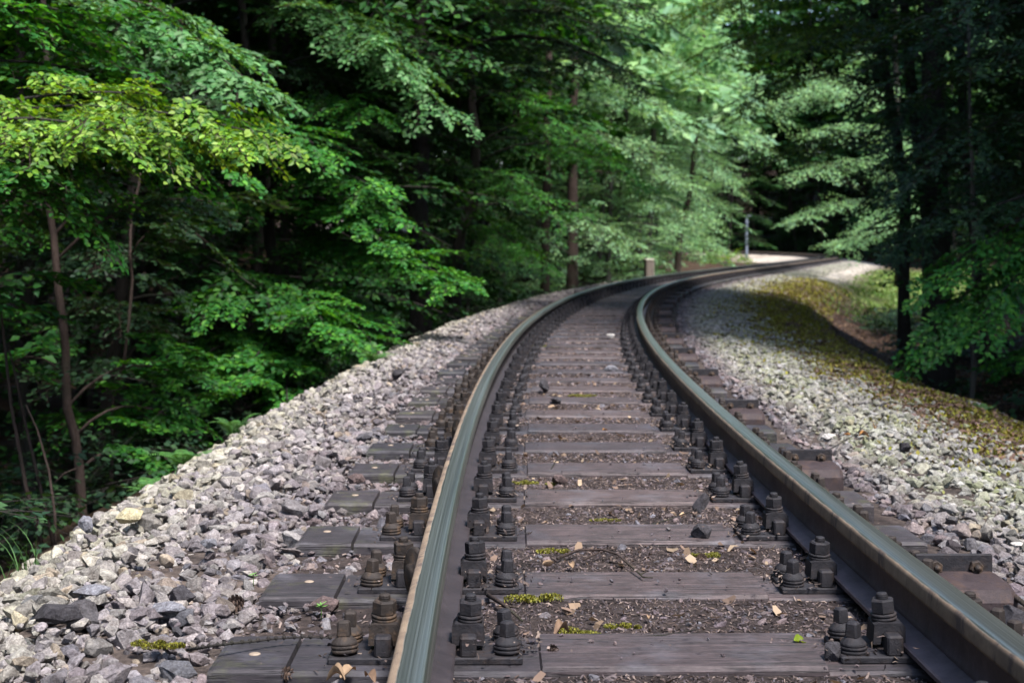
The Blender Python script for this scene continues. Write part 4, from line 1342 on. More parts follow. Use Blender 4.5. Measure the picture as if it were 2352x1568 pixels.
hero("slender_beech", "grey slim trunk rising right behind the short square post",
     [(1488, 640, 49), (1490, 540, 49), (1498, 440, 49), (1500, 200, 49), (1495, -300, 49)], .15, .07,
     [(450, (1680, 500, 47), dict(arch=.8, width=1.4, step=.32)), (380, (1670, 400, 47), dict(arch=.8, width=1.3, step=.32)), (300, (1700, 310, 47), dict(arch=.6, width=1.5, step=.35)), (220, (1690, 230, 48), dict(arch=.6, width=1.6, step=.35))], bark='bark_grey', hi=False, pal=PAL_SUNLIT)
hero("slender_beech", "brown leaning trunk between the short post and the bright low bush",
     [(1550, 640, 52), (1562, 540, 52), (1585, 440, 52), (1610, 200, 52), (1630, -200, 52)], .14, .07,
     [(480, (1600, 560, 50), dict(arch=.5, width=1.2, step=.32)), (400, (1690, 440, 51), dict(arch=.8, width=1.2, step=.32)), (300, (1760, 340, 51), dict(arch=.8, width=1.5, step=.35)), (200, (1800, 280, 52), dict(arch=.6, width=1.6, step=.35))], bark='bark_brown', hi=False, pal=PAL_SUNLIT)
# bank side
hero("old_beech", "massive black trunk in the dark wood beyond the mossy bank",
     [(2150, 790, 20), (2150, 500, 20), (2145, 200, 20), (2140, -200, 20), (2140, -1500, 20)], .24, .1,
     [(330, (2050, 330, 18), dict(arch=.6, width=.9)), (420, (2040, 450, 18.5), dict(arch=.5, width=.8)), (520, (2060, 560, 18), dict(arch=.4, width=.7)),
      (200, (2000, 190, 20), dict(arch=.7, width=1.0)), (100, (1980, 60, 19), dict(arch=.5, width=1.1)),
      (260, (2330, 300, 18), dict(arch=.3, width=1)), (100, (2320, 120, 18), dict(arch=.3, width=1)), (420, (2300, 450, 17.5), dict(arch=.3, width=1))], pal=PAL_SHADE)
hero("beech_tree", "beech at the photo's edge holding leaf-laden boughs low over the mossy bank",
     [(2600, 900, 13.2), (2600, 500, 13.2), (2610, 0, 13.3), (2620, -700, 13.4), (2620, -1700, 13.5)], .09, .04,
     [(560, (2095, 800, 12.4), dict(arch=.4, width=.65, step=.17, hang=.35)), (520, (2150, 640, 12.6), dict(arch=.4, width=.65, step=.17, hang=.3)),
      (600, (2240, 740, 12.2), dict(arch=.3, width=.6, step=.18, hang=.3)), (440, (2200, 520, 12.8), dict(arch=.35, width=.7, step=.2, pal=PAL_SHADE)),
      (300, (2200, 330, 13), dict(arch=.4, width=.8, step=.22, pal=PAL_SHADE)), (180, (2200, 170, 13), dict(arch=.4, width=.8, step=.22, pal=PAL_SHADE)), (60, (2180, 30, 13), dict(arch=.4, width=.8, step=.22, pal=PAL_SHADE)),
      (640, (2320, 850, 12.4), dict(arch=.2, width=.5))], pal=PAL_LEAF)
hero("slender_beech", "thin pale stem at the foot of the mossy bank before the massive black trunk",
     [(2225, 900, 14.5), (2235, 780, 14.5), (2240, 600, 14.5), (2230, 300, 14.6), (2235, -300, 14.8), (2235, -1200, 15)], .032, .014,
     [(500, (2080, 560, 14), dict(pal=PAL_SHADE)), (300, (2090, 380, 14), dict(pal=PAL_SHADE)), (420, (2350, 470, 14), dict(pal=PAL_SHADE)), (150, (2060, 180, 14.2), dict(pal=PAL_SHADE)), (40, (2080, 60, 14.2), dict(pal=PAL_SHADE))], bark='bark_grey')
hero("beech_tree", "leaning beech whose green sprays hang over the far rails before the tunnel of trees",
     [(2080, 690, 25), (2075, 450, 25), (2050, 250, 25), (2010, 50, 25), (1980, -300, 25), (1950, -1000, 25)], .12, .05,
     [(180, (1640, 130, 23), dict(arch=.9, width=1.2, step=.24)), (260, (1690, 250, 24), dict(arch=.8, width=1.2, step=.24)), (360, (1800, 350, 24), dict(arch=.5, width=1.1, step=.26)), (80, (1600, 20, 23), dict(arch=.6, width=1.3, step=.26)),
      (0, (1720, -30, 23), dict(arch=.4, width=1.3, step=.26)), (120, (1850, 100, 22), dict(arch=.4, width=1.2))], pal=PAL_YELLOW * .75)  # brighter palette stands in for sunlight these shadowed sprays lack
hero("beech_tree", "beech with a pale sunlit side standing behind the grassy clearing",
     [(2065, 640, 50), (2065, 480, 50), (2060, 250, 50), (2050, -100, 50), (2050, -700, 50)], .16, .08,
     [(470, (1830, 500, 44), dict(arch=.5, width=1.5, step=.32)), (400, (1850, 400, 44), dict(arch=.6, width=1.6, step=.34)), (320, (1880, 300, 44), dict(arch=.5, width=1.6, step=.34)), (520, (1930, 560, 43), dict(arch=.3, width=1.3, step=.32)), (430, (2090, 480, 43), dict(arch=.4, width=1.4, step=.34)), (250, (1830, 170, 45), dict(arch=.5, width=1.7, step=.34)), (200, (1780, 240, 46), dict(arch=.6, width=1.6, step=.34)), (250, (1860, 200, 44), dict(arch=.5, width=1.6, step=.34)), (350, (2060, 360, 42), dict(arch=.4, width=1.4, step=.34)), (480, (2000, 520, 41), dict(arch=.3, width=1.2, step=.3))], hi=False, pal=PAL_SUNLIT)

# ---- bare stems leaning up beside the ballast shoulder
def stem(label, pts, r, side=None):
    P = [at(*p) for p in pts]
    g = gz(P[0].x, P[0].y)
    root = empty("sapling", (P[0].x, P[0].y, g), 0, label, "sapling", "bare stems by the ballast shoulder")
    P[0].z = min(P[0].z, g - .05)
    mb = MB(); mb.tube(P, [r * (1 - .6 * i / (len(P) - 1)) for i in range(len(P))], 7)
    if side: mb.tube([at(*p) for p in side], [r * .5, r * .35, r * .2], 6)
    me = mb.mesh("trunk"); me.transform(Matrix.Translation(-root.location)); me.materials.append(M['bark_brown'])
    put("trunk", me, root)
stem("bare brown stem rising along the photo's edge, outermost of three saplings", [(110, 1300, 7.6), (60, 1120, 7.6), (25, 930, 7.6), (5, 740, 7.6), (-20, 500, 7.6)], .013)
stem("bare brown stem in the middle of three saplings, leaning away from the track", [(135, 1300, 7.8), (100, 1150, 7.8), (62, 990, 7.8), (35, 860, 7.8), (20, 800, 7.8)], .012)
stem("thin grey forked stem, nearest to the track of three bare saplings", [(128, 1270, 7.4), (126, 1180, 7.4), (112, 1080, 7.4), (85, 985, 7.4), (60, 930, 7.4)], .009, [(124, 1110, 7.4), (150, 1085, 7.4), (175, 1075, 7.4)])

# ------------------------------------------------------------------ undergrowth: one mass nobody could count
rng = np.random.default_rng(60)
fol = Foliage(rng)
for i in range(2600):
    s = rng.uniform(1, 46); t = -2.6 - 9 * rng.beta(1.1, 1.6)
    x, y = Wn(s, t); z = gz(x, y)
    fol.add(SPRAY_LO[rng.integers(0, 8)], (x, y, z + rng.uniform(.05, .7)), rng.uniform(0, 6.28), rng.normal(-.1, .25), rng.normal(0, .25), rng.uniform(.4, .9), .6, PAL_SHADE)
for i in range(900):
    s = rng.uniform(8, 60); t = 4.3 + 9 * rng.beta(1.1, 1.6)
    x, y = Wn(s, t); z = gz(x, y)
    if 40 < s < 72 and t < 9: continue
    fol.add(SPRAY_LO[rng.integers(0, 8)], (x, y, z + rng.uniform(.05, .6)), rng.uniform(0, 6.28), rng.normal(-.1, .25), rng.normal(0, .25), rng.uniform(.4, .9), 1.0, PAL_SHADE)
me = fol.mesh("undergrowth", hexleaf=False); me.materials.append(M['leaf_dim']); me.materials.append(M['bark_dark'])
tag(link("undergrowth", me), "dark low leafy undergrowth covering the ravine slope and the wood floor", "undergrowth", kind="stuff")
# ------------------------------------------------------------------ single things lying about
def track_xy(px, py, z=0.0):
    """where the sight line through px,py meets a level z"""
    d = F_PX * (CAMZ - z) / (py - HY)
    return at(px, py, d)
STONE_C = {'stone_dark': (.05, .046, .052), 'stone_brown': (.12, .085, .082), 'stone_pale': (.58, .55, .52), 'stone_ochre': (.46, .41, .26), 'stone_blue': (.2, .2, .225)}
def rock(label, px, py, z, size, mat, seed, shape=(1, .8, .7), rz=0.0, tilt=0.0):
    r_ = np.random.default_rng(seed)
    V, F = hull_rock(r_, int(r_.integers(14, 22)), .09, flat=1.0, jitter=.32)
    V = V * np.array([1, 1 / .73, 1]) * np.array(shape)
    size *= .88
    me = np_mesh("stone", V * size, F, colors=np.tile(np.array([STONE_C[mat]]), (len(V), 1)))
    me.materials.append(M['stone'])
    p = track_xy(px, py, z)
    o = link("stone", me)
    o.location = (p.x, p.y, z + size * shape[2] * .72)
    o.rotation_euler = (tilt, tilt * .6, rz)
    tag(o, label, "stone")
rock("large angular brown-black stone at the front edge of a sleeper, alone between the rails", 1283, 1112, -.01, .046, 'stone_brown', 3, (1, .8, .75), .4, .35)
rock("sharp wedge-shaped dark stone leaning by the bank-side rail's plate", 1612, 1180, -.02, .05, 'stone_dark', 4, (.8, .7, 1), 1.0, .5)
rock("blunt dark stone lying flat on a sleeper end in front of the wedge-shaped one", 1612, 1237, .0, .047, 'stone_dark', 5, (1, .8, .72), .2)
rock("small black lump sitting upright on a far sleeper between the rails", 1250, 899, .0, .055, 'stone_dark', 6, (.9, .8, 1), .7)
rock("dark rounded stone on the sleeper just nearer than the black lump", 1278, 924, .0, .045, 'stone_dark', 7, (1, .9, .7), 1.3)
rock("black cube-like stone perched among the pale ballast on the ravine shoulder", 913, 872, .0, .062, 'stone_dark', 8, (.9, .85, .9), .3)
rock("white pebble shining between the far sleepers of the bend", 1405, 776, .0, .06, 'stone_pale', 9, (1, .8, .6), .3)
rock("grey stone resting in the crib beside the bank-side bolts", 1405, 852, .0, .07, 'stone_blue', 10, (1, .7, .5), .3)
rock("pale squarish stone standing upright on the skyline of the ravine shoulder", 197, 1222, .02, .036, 'stone_blue', 11, (.8, .8, 1.1), .2)
rock("ochre-yellow block on the crest of the ravine shoulder", 300, 1200, .0, .058, 'stone_ochre', 12, (1.1, .8, .6), .3)
rock("biggest dark wedge among the pale stones near the photo's lower corner", 135, 1432, .0, .066, 'stone_dark', 13, (1.15, .8, .55), 2.9, .2)
rock("shiny black stone among the pale ballast beside the sleeper ends", 417, 1390, .0, .046, 'stone_dark', 14, (1, .85, .8), .6, .3)
rock("blue-grey flat stone beneath the shiny black one", 385, 1412, .0, .052, 'stone_blue', 15, (1.2, .8, .45), .2)
rock("blue-grey slab on the middle of the ravine shoulder", 208, 1370, .02, .05, 'stone_blue', 16, (1.2, .8, .45), .5)
rock("small slate-grey block jammed upright in the ravine shoulder", 478, 1258, .02, .036, 'stone_blue', 17, (1, .8, .7), .4)
rock("round-topped stone resting on a sleeper end of the ravine side", 818, 1110, .0, .04, 'stone_brown', 18, (1.2, .9, .7), .4)
rock("pinkish boulder-like stone lying in the litter by the nearest sleeper's end", 750, 1407, -.03, .05, 'stone_brown', 19, (1.1, .8, .6), .4)
rock("white chip of stone at the photo's edge by the bank-side sleeper ends", 2335, 1255, -.02, .03, 'stone_pale', 20, (1.3, .7, .4), .4)
rock("near-black stone among the green-tinged ballast of the bank", 2080, 1040, -.08, .052, 'stone_dark', 22, (1.0, .8, .75), 1.4)
rock("big dark stone jutting in at the photo's edge beside the bank-side rail", 2320, 1440, -.02, .05, 'stone_dark', 23, (1, .9, .8), 1.4)
rock("black stone wedged between the nearest bolts of the bank-side rail", 1912, 1520, -.01, .042, 'stone_dark', 24, (.8, .8, .9), 1.9)
rock("pale slab lying among the bank's stones near a tangle of twigs", 1905, 1010, -.08, .06, 'stone_pale', 25, (1.2, .8, .4), .9)

# twigs
def twig(name, label, pts, r, forks=(), mat='bark_brown', knobs=False):
    P = [track_xy(px, py, z) for px, py, z in pts]
    mb = MB()
    mb.tube(P, [r * (1 - .55 * i / (len(P) - 1)) for i in range(len(P))], 6)
    for f in forks:
        Q = [track_xy(px, py, z) for px, py, z in f]
        mb.tube(Q, [r * .7 * (1 - .6 * i / (len(Q) - 1)) for i in range(len(Q))], 5)
    if knobs:
        for i in range(len(P) - 1):
            for f in (.2, .6, .9):
                q = P[i].lerp(P[i + 1], f)
                mb.lathe((q.x, q.y, q.z - .004), [(.001, 0), (.0045, .003), (.0045, .008), (.001, .011)], 6)
    c = sum(P, Vector()) / len(P)
    me = mb.mesh(name); me.transform(Matrix.Translation(-c)); me.materials.append(M[mat])
    o = link(name, me); o.location = c
    tag(o, label, "twig")
twig("twig", "long forked twig bowed across the litter between two near sleepers", [(1280, 1282, .0), (1330, 1262, .012), (1385, 1262, .02), (1418, 1272, .02), (1450, 1300, .015), (1478, 1325, .01), (1500, 1326, .01)], .0042,
     [[(1340, 1285, .005), (1375, 1268, .015), (1418, 1258, .022)], [(1400, 1290, .008), (1440, 1296, .015)], [(1470, 1318, .012), (1485, 1312, .014)]])
twig("twig", "knobbly dark larch twig lying over the nearest sleeper's ravine end", [(430, 1492, .0), (470, 1485, .02), (520, 1478, .03), (580, 1472, .025), (640, 1465, .022), (700, 1462, .02), (765, 1464, .018)], .0038, mat='bark_dark', knobs=True)
twig("twig", "bare branching twig tangled over the bank's pale stones", [(1840, 1060, -.07), (1900, 1035, -.03), (1960, 1000, -.03), (2040, 985, -.06), (2120, 1010, -.1), (2200, 1050, -.14)], .0032,
     [[(1960, 1000, -.03), (2000, 965, .0), (2030, 940, .0)], [(1900, 1035, -.03), (1880, 1060, -.06)]], mat='bark_dark')
twig("twig", "thin straight twig pointing down from the wedge-shaped dark stone", [(1495, 1205, .0), (1550, 1188, .01), (1600, 1168, .02)], .003, mat='bark_dark')
twig("twig", "small curled twig in the litter midway between the rails", [(1262, 1085, .0), (1275, 1060, .015), (1290, 1052, .02), (1330, 1062, .0)], .003, mat='bark_dark')
twig("twig", "dead root-like stick in the litter beside the ravine-side bolts, nearest to the camera", [(1120, 1365, .0), (1160, 1390, .012), (1200, 1425, .01)], .006, [[(1160, 1390, .012), (1190, 1395, .012)]])
twig("twig", "broken pale stick between the bank stones at the photo's edge", [(2290, 1340, -.02), (2352, 1385, .0), (2380, 1410, -.02)], .009)
twig("twig", "thin dark twig lying in the gap before the nearest sleeper", [(1420, 1465, .0), (1520, 1458, .008), (1600, 1445, .005)], .003, mat='bark_dark')

# curled dead leaves and one fresh one
def leaf_thing(label, px, py, z, size, colour, rz, curl, seed, name="dead_leaf", cat="leaf", tilt=0.0):
    r_ = np.random.default_rng(seed)
    nu, nv = 9, 5
    V, C = [], []
    for i in range(nu):
        u = i / (nu - 1)
        w = .33 * math.sin(math.pi * min(1, u * .95 + .05)) ** .8
        for j in range(nv):
            q = (j / (nv - 1)) * 2 - 1
            zz = curl * (q * q) * w * 2 + .25 * curl * math.sin(u * 5 + seed) + .02 * math.sin(u * 26) * abs(q)
            V.append(((u - .5), q * w * (1 - .35 * abs(curl) * abs(q)), zz + .12 * math.sin(u * 3)))
            C.append(np.array(colour) * r_.uniform(.75, 1.2) * (1.1 if abs(q) > .1 else .8))
    size *= .62
    V = np.array(V) * size
    F = np.array([(i * nv + j, (i + 1) * nv + j, (i + 1) * nv + j + 1, i * nv + j + 1) for i in range(nu - 1) for j in range(nv - 1)])
    me = np_mesh(name, V, F, colors=np.array(C), smooth=True)
    me.materials.append(M['litter'] if name == "dead_leaf" else M['leaf'])
    p = track_xy(px, py, z)
    o = link(name, me); o.location = (p.x, p.y, z + size * .06); o.rotation_euler = (tilt, tilt * .5, rz)
    tag(o, label, cat)
TAN, ORG, BRN = (.26, .175, .11), (.36, .17, .055), (.16, .1, .065)
for i, a in enumerate([
    ("curled tan leaf under the long forked twig", 1260, 1300, .0, .055, TAN, .4, .7), ("folded tan leaf standing on end below the forked twig", 1312, 1302, .0, .05, TAN, 1.8, .5),
    ("ribbed brown leaf caught behind the ravine-side bolts", 1060, 1263, .0, .06, BRN, 2.4, .5), ("broad dry leaf lying over the moss in front of the nearest sleeper", 1290, 1455, .0, .07, BRN, .7, .6),
    ("bright orange dry leaf on the pale bank, lowest of a small cluster", 1985, 1003, -.06, .085, ORG, .2, .5), ("pale orange leaf tipped up on the bank beside the bright one", 2010, 985, -.06, .07, (.5, .3, .14), 1.4, .8),
    ("orange scrap of leaf at the cluster's edge on the bank", 1945, 1000, -.06, .06, ORG, 2.3, .4), ("cream curled leaf before the wedge-shaped dark stone", 1567, 1186, -.01, .035, (.6, .42, .26), .3, .8),
    ("crumpled tan leaves' topmost at the foot of the ravine-side rail", 800, 1550, .0, .07, TAN, .9, .35), ("brown curled leaf beside the foot of the ravine-side rail at the bottom edge", 850, 1560, .0, .06, BRN, 2.2, .4),
    ("tan leaf split lengthways in the litter at the bottom edge", 770, 1560, .0, .065, TAN, 2.9, .7), ("small tan leaf on the bank-side rail's foot", 1715, 1085, .02, .03, TAN, .5, .6),
    ("orange-brown leaf in the crib two sleepers beyond the angular stone", 1390, 990, .0, .045, ORG, .5, .6), ("pale leaf scrap by the second bank-side plate", 1490, 1420, .0, .03, TAN, 1.5, .6)]):
    leaf_thing(a[0], a[1], a[2], a[3], a[4], a[5], a[6], a[7], 40 + i)
leaf_thing("fresh yellow-green leaf propped against the nearest bank-side screw", 1836, 1478, .0, .075, (.2, .27, .03), .75, .35, 71, "fresh_leaf", "leaf", .5)

# cones
def cone(label, px, py, z, size, rz):
    mb = MB()
    for k in range(7):
        f = k / 6
        r0 = .45 * math.sin(math.pi * (.12 + .8 * f)) ** .7
        nsc = 8
        for j in range(nsc):
            a = 2 * math.pi * (j + .5 * (k % 2)) / nsc
            c0 = Vector((f - .5, math.cos(a) * r0 * .5, math.sin(a) * r0 * .5)); o_ = Vector((-.16, math.cos(a) * r0, math.sin(a) * r0))
            sdv = Vector((0, -math.sin(a), math.cos(a))) * r0 * .42
            tip = c0 + o_ * .7
            mb.add([c0 - sdv, c0 + sdv, tip + sdv * .6, tip + Vector((-.04, 0, 0)), tip - sdv * .6], [(0, 1, 2, 3, 4), (4, 3, 2, 1, 0)])
    mb.lathe((-.5, 0, 0), [(.08, 0), (.2, .3), (.16, .8), (.03, 1.0)], 8, axis='x')
    me = mb.mesh("larch_cone"); me.transform(Matrix.Scale(size, 4)); me.materials.append(M['conewood'])
    p = track_xy(px, py, z); o = link("larch_cone", me); o.location = (p.x, p.y, z + size * .38); o.rotation_euler = (.4, .1, rz)
    tag(o, label, "cone")
M['conewood'] = plain("cone_scales", (.045, .028, .022), (.11, .066, .045), 60, .85)
cone("small larch cone lying on the nearest sleeper", 1272, 1500, .0, .022, .4)
cone("dark larch cone in the litter beside the second sleeper's ravine end", 545, 1398, -.02, .04, 1.0)
cone("brown cone half sunk in litter between the third and fourth sleepers", 1610, 1290, -.02, .028, 2.0)
cone("cone lying before the nearest sleeper's ravine end at the bottom edge", 655, 1560, -.02, .03, 2.6)

# moss cushions
def cushion(label, px, py, z, rad, h, pal, seed):
    r_ = np.random.default_rng(seed)
    p = track_xy(px, py, z)
    P = np.concatenate([moss_patch((r_.normal(0, rad * .8), r_.normal(0, rad * .35), 0), rad * r_.uniform(.35, .7), int(260), r_, h * .35 * r_.uniform(.4, 1.1)) for _ in range(7)])
    v, f, c = tufts(P, .006, pal, r_)
    me = np_mesh("moss_cushion", v, f, colors=c); me.materials.append(M['needle'])
    o = link("moss_cushion", me); o.location = (p.x, p.y, z - .004)
    tag(o, label, "moss")
MG = [(.12, .12, .015), (.18, .17, .02), (.08, .085, .015), (.24, .22, .03), (.07, .05, .02)]
for i, a in enumerate([("rounded green moss cushion against the front of the second sleeper from the bottom", 1232, 1375, -.005, .042, .03), ("larger olive moss cushion in the litter before the nearest sleeper", 1350, 1458, -.01, .045, .03),
    ("low moss patch behind the long forked twig", 1250, 1265, -.01, .032, .018), ("yellow moss clump among stones by the nearest sleeper's ravine end", 365, 1482, .0, .03, .025),
    ("moss patch beside the ravine-side screws behind the angular stone's sleeper", 1200, 1108, -.01, .04, .015), ("brown-green moss tuft before the wedge-shaped dark stone's sleeper", 1610, 1275, -.01, .028, .018),
    ("flat moss film in front of the angular stone", 1420, 1132, -.01, .04, .01), ("yellow moss on the crib beyond the black lump", 1330, 908, .0, .07, .012), ("yellow moss strip by the ravine-side bolts far up the bend", 1265, 795, .0, .12, .012), ("low moss cushion between the nearest bolts and the litter", 1430, 1440, -.01, .022, .014),
    ("moss spot in the third gap from the bottom between the rails", 1400, 1195, -.01, .03, .01), ("moss clump at the front of the plate of the second ravine-side screw pair", 1015, 1400, -.015, .025, .02)]):
    cushion(a[0], a[1], a[2], a[3], a[4], a[5], MG, 300 + i)

# ferns, seedlings and grass on the crest
def fern(name, label, px, py, d, L, n, seed, pal, upright=.9, cat="fern"):
    r_ = np.random.default_rng(seed)
    base = at(px, py, d); base.z = gz(base.x, base.y) - .01
    V, F, C = [], [], []
    for i in range(n):
        a = 2 * math.pi * i / n + r_.uniform(-.3, .3); Lf = L * r_.uniform(.7, 1.1); u = upright * r_.uniform(.8, 1.15)
        steps = 26
        prev = None
        for k in range(steps + 1):
            f = k / steps
            rr = Lf * (.25 * f + .55 * f * f); zz = Lf * u * (f - .45 * f * f * f)
            p = np.array([math.cos(a) * rr, math.sin(a) * rr, zz])
            if prev is not None:
                d_ = p - prev; d_ /= np.linalg.norm(d_)
                sd = np.array([-math.sin(a), math.cos(a), 0])
                b = len(V)
                V += [prev - sd * .002, prev + sd * .002, p + sd * .002, p - sd * .002]; F.append((b, b + 1, b + 2, b + 3)); C += [(.05, .08, .02)] * 4
                if k > 2:
                    w = Lf * .24 * math.sin(math.pi * (.12 + .86 * f)) ** .9
                    for s_ in (1, -1):
                        b = len(V); tip = p + (sd * s_ * .93 + d_ * .38) * w - np.array([0, 0, w * .18])
                        hw_ = Lf / steps * .34; V += [p - d_ * hw_, p + sd * s_ * w * .5 + d_ * (w * .2 - hw_) - np.array([0, 0, w * .03]), tip, p + sd * s_ * w * .5 + d_ * (w * .2 + hw_) - np.array([0, 0, w * .03]), p + d_ * hw_]; F.append((b, b + 1, b + 2, b + 3, b + 4))
                        cc = tuple(np.array(pal[r_.integers(0, len(pal))]) * r_.uniform(.7, 1.3)); C += [cc] * 5
            prev = p
    me = np_mesh(name, np.array(V), [np.array([f for f in F if len(f) == 4]), np.array([f for f in F if len(f) == 5])], colors=np.array(C)); me.materials.append(M['needle'])
    o = link(name, me); o.location = base
    tag(o, label, cat)
FG = [(.05, .14, .03), (.07, .18, .04), (.04, .11, .03)]
fern("fern", "upright feathery fern on the crest of the ravine shoulder against the dark wood", 538, 1010, 7.6, .2, 9, 1, FG, 1.25)
fern("fern", "arching fern just over the crest nearer than the upright one", 425, 1085, 6.9, .26, 9, 2, FG, .8)
fern("fern", "small fern tucked below the crest near a red-brown slender trunk", 345, 1110, 6.6, .2, 8, 3, FG, .7)
fern("fern", "fern at the far foot of the ravine shoulder before the black trunks", 860, 815, 11, .28, 9, 6, FG, .8)
fern("fern", "little fern on the mossy bank's brow before the dark ditch", 2265, 960, 9.6, .12, 8, 4, FG, .9)
def seedling(label, px, py, z, size, seed):
    r_ = np.random.default_rng(seed); p = track_xy(px, py, z)
    mb_ = MB(); mb_.tube([(0, 0, -.01), (0, 0, size)], [.0012, .0009], 5)
    for i in range(11):
        a = i * 2.4; ln = size * r_.uniform(.5, .75); zz = size * (.75 + .25 * (i % 4) / 3)
        t_ = Vector((math.cos(a) * ln, math.sin(a) * ln, zz + ln * .25)); sdv = Vector((-math.sin(a), math.cos(a), 0)) * .0022; m0 = Vector((0, 0, zz))
        mb_.add([m0 - sdv * .5, m0.lerp(t_, .6) - sdv, t_, m0.lerp(t_, .6) + sdv, m0 + sdv * .5], [(0, 1, 2, 3, 4)])
    me = mb_.mesh("seedling"); ca = me.color_attributes.new("Col", 'FLOAT_COLOR', 'POINT')
    for e in ca.data: e.color = (.13, .28, .06, 1)
    me.materials.append(M['needle']); o = link("seedling", me); o.location = (p.x, p.y, z); tag(o, label, "seedling")
seedling("tiny green seedling in the litter beside the second sleeper from the bottom", 738, 1412, -.02, .026, 1)
seedling("tiny green seedling between stones off the second sleeper's ravine end", 582, 1337, -.01, .022, 2)
def grass_tuft(label, px, py, d, L, n, seed):
    r_ = np.random.default_rng(seed); base = at(px, py, d); base.z = gz(base.x, base.y) - .02
    V, F, C = [], [], []
    for i in range(n):
        a = r_.uniform(0, 6.28); ln = L * r_.uniform(.6, 1.1); dr = r_.uniform(.3, .9); o0 = r_.normal(0, .02, 2); c = np.array((.055, .12, .035)) * r_.uniform(.6, 1.4)
        sd = np.array([-math.sin(a), math.cos(a), 0]) * .0028
        row = []
        for k in range(7):
            f = k / 6; p = np.array([o0[0] + math.cos(a) * ln * dr * f * f, o0[1] + math.sin(a) * ln * dr * f * f, ln * (f - .45 * dr * f ** 3)])
            w = 1 - f * .9; b = len(V); V += [p - sd * w, p + sd * w]; C += [c, c]; row.append(b)
        for k in range(6): F.append((row[k], row[k] + 1, row[k + 1] + 1, row[k + 1]))
    me = np_mesh("grass_tuft", np.array(V), np.array(F), colors=np.array(C)); me.materials.append(M['needle'])
    o = link("grass_tuft", me); o.location = base; tag(o, label, "grass tuft")
grass_tuft("thin tuft of arching grass on the shoulder's brow at the photo's edge", 70, 1245, 4.55, .24, 16, 5)
grass_tuft("few grass blades rising past the ballast's outermost corner", 15, 1285, 4.3, .2, 9, 6)
grass_tuft("wispy grass beside the grey upright stone on the shoulder's brow", 395, 1105, 5.9, .16, 9, 7)

# ------------------------------------------------------------------ post and pole
M['postwood'] = plain("old_post_wood", (.06, .048, .04), (.2, .16, .13), 9, .9, 0, .8, .01, (3, 3, .6))
M['posttop'] = plain("pale_cut_wood", (.34, .3, .24), (.55, .5, .42), 14, .9)
p = at(1490, 637, 40)
root = empty("marker_post", (p.x, p.y, gz(p.x, p.y)), .25, "short square weathered post with a pale cut top on the brow of the bend", "post")
mb = MB(); mb.box((0, 0, .18), (.22, .22, .78), bev=.02); put("post_body", mb.mesh("post_body"), root).data.materials.append(M['postwood'])
mb = MB(); mb.box((0, 0, .592), (.25, .25, .045), bev=.012); mb.box((.114, -.02, .28), (.012, .2, .56)); put("post_cap", mb.mesh("post_cap"), root).data.materials.append(M['posttop'])
M['galv'] = plain("grey_blue_steel", (.2, .24, .32), (.3, .34, .42), 6, .5, .3)
p = at(1715, 583, 104); z0 = p.z
root = empty("line_pole", (p.x, p.y, gz(p.x, p.y)), .1, "tall thin blue-grey pole standing in the ballast inside the last bend", "pole")
hgt = at(1713, 497, 104).z - gz(p.x, p.y)
mb = MB(); mb.lathe((0, 0, -.3), [(.12, 0), (.11, .4), (.085, hgt + .2), (.085, hgt + .3)], 12); put("pole_shaft", mb.mesh("pole_shaft"), root).data.materials.append(M['galv'])
mb = MB(); mb.box((0, 0, hgt + .03), (.62, .14, .08)); put("crossarm", mb.mesh("crossarm"), root).data.materials.append(M['galv'])
for k in range(4):
    mb = MB(); mb.lathe((0, 0, hgt - .45 - .5 * k), [(.16, 0), (.16, .06)], 12); put("pole_clamp", mb.mesh("pole_clamp"), root).data.materials.append(M['galv'])
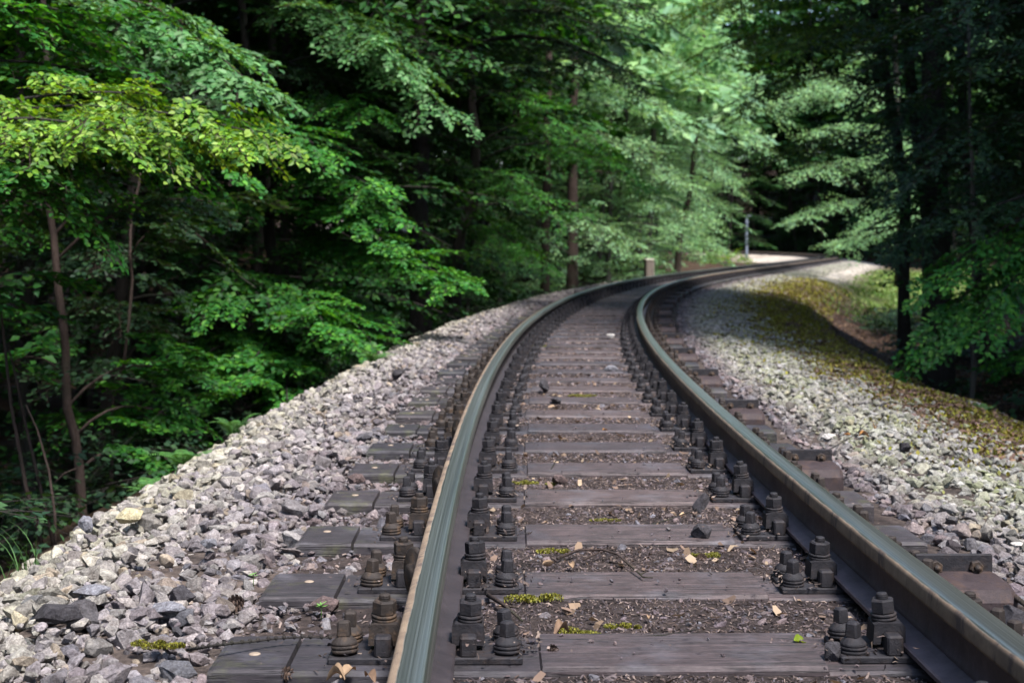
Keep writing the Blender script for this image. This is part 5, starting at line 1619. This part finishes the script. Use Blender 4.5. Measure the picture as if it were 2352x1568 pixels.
# the bright bush before the pole
rng = np.random.default_rng(64)
p = at(1668, 596, 78)
root = empty("bush", (p.x, p.y, gz(p.x, p.y)), 0, "bright yellow-green low bush in the sun before the blue-grey pole", "bush")
fol = Foliage(rng); wood = MB()
for i in range(80):
    a = rng.uniform(0, 6.28); r = 1.15 * math.sqrt(rng.uniform()); z = .75 * (1 - (r / 1.3) ** 2) * rng.uniform(.3, 1)
    fol.add(SPRAY_VLO[rng.integers(0, 6)], (math.cos(a) * r, math.sin(a) * r, z), a + rng.normal(0, .5), rng.uniform(-.2, .6), rng.normal(0, .4), .55, .8, PAL_YELLOW)
for i in range(7): wood.tube([(0, 0, -.1), (math.cos(i) * .3, math.sin(i) * .3, .35), (math.cos(i) * .7, math.sin(i) * .7, .6)], [.02, .014, .006], 5)
w = wood.mesh("stem"); w.materials.append(M['bark_brown']); put("stem", w, root)
c = fol.mesh("leaves", hexleaf=False); c.materials.append(M['leaf']); c.materials.append(M['bark_brown']); put("leaves", c, root)
# ------------------------------------------------------------------ light
SUN_EL, SUN_TRAVEL = 60.0, (-.50, .75)      # elevation, and the way its light travels over the ground
wd = bpy.data.worlds.new("World"); SC.world = wd; wd.use_nodes = True
nt = wd.node_tree
sky = nt.nodes.new("ShaderNodeTexSky"); sky.sky_type = 'NISHITA'; sky.sun_disc = False
az = math.atan2(-SUN_TRAVEL[0], -SUN_TRAVEL[1])
sky.sun_elevation = R(SUN_EL); sky.sun_rotation = az
nt.links.new(sky.outputs[0], nt.nodes["Background"].inputs[0])
nt.nodes["Background"].inputs[1].default_value = .115
sl = bpy.data.lights.new("sun", 'SUN'); so_ = bpy.data.objects.new("sun", sl); COL.objects.link(so_)
sl.energy = 2.7; sl.angle = R(13.0); sl.color = (1, .975, .945)
h = Vector((SUN_TRAVEL[0], SUN_TRAVEL[1], 0)).normalized() * math.cos(R(SUN_EL)); h.z = -math.sin(R(SUN_EL))
so_.rotation_euler = h.to_track_quat('-Z', 'Y').to_euler()
SC.view_settings.view_transform = 'Standard'
SC.view_settings.look = 'None'
SC.view_settings.exposure = 1.95
SC.view_settings.gamma = 1.0
SC.render.engine = 'CYCLES'
cy = SC.cycles
cy.use_denoising = True
cy.max_bounces = 6; cy.diffuse_bounces = 3; cy.glossy_bounces = 2; cy.transmission_bounces = 3; cy.transparent_max_bounces = 4
cy.caustics_reflective = False; cy.caustics_refractive = False
cy.sample_clamp_indirect = 6
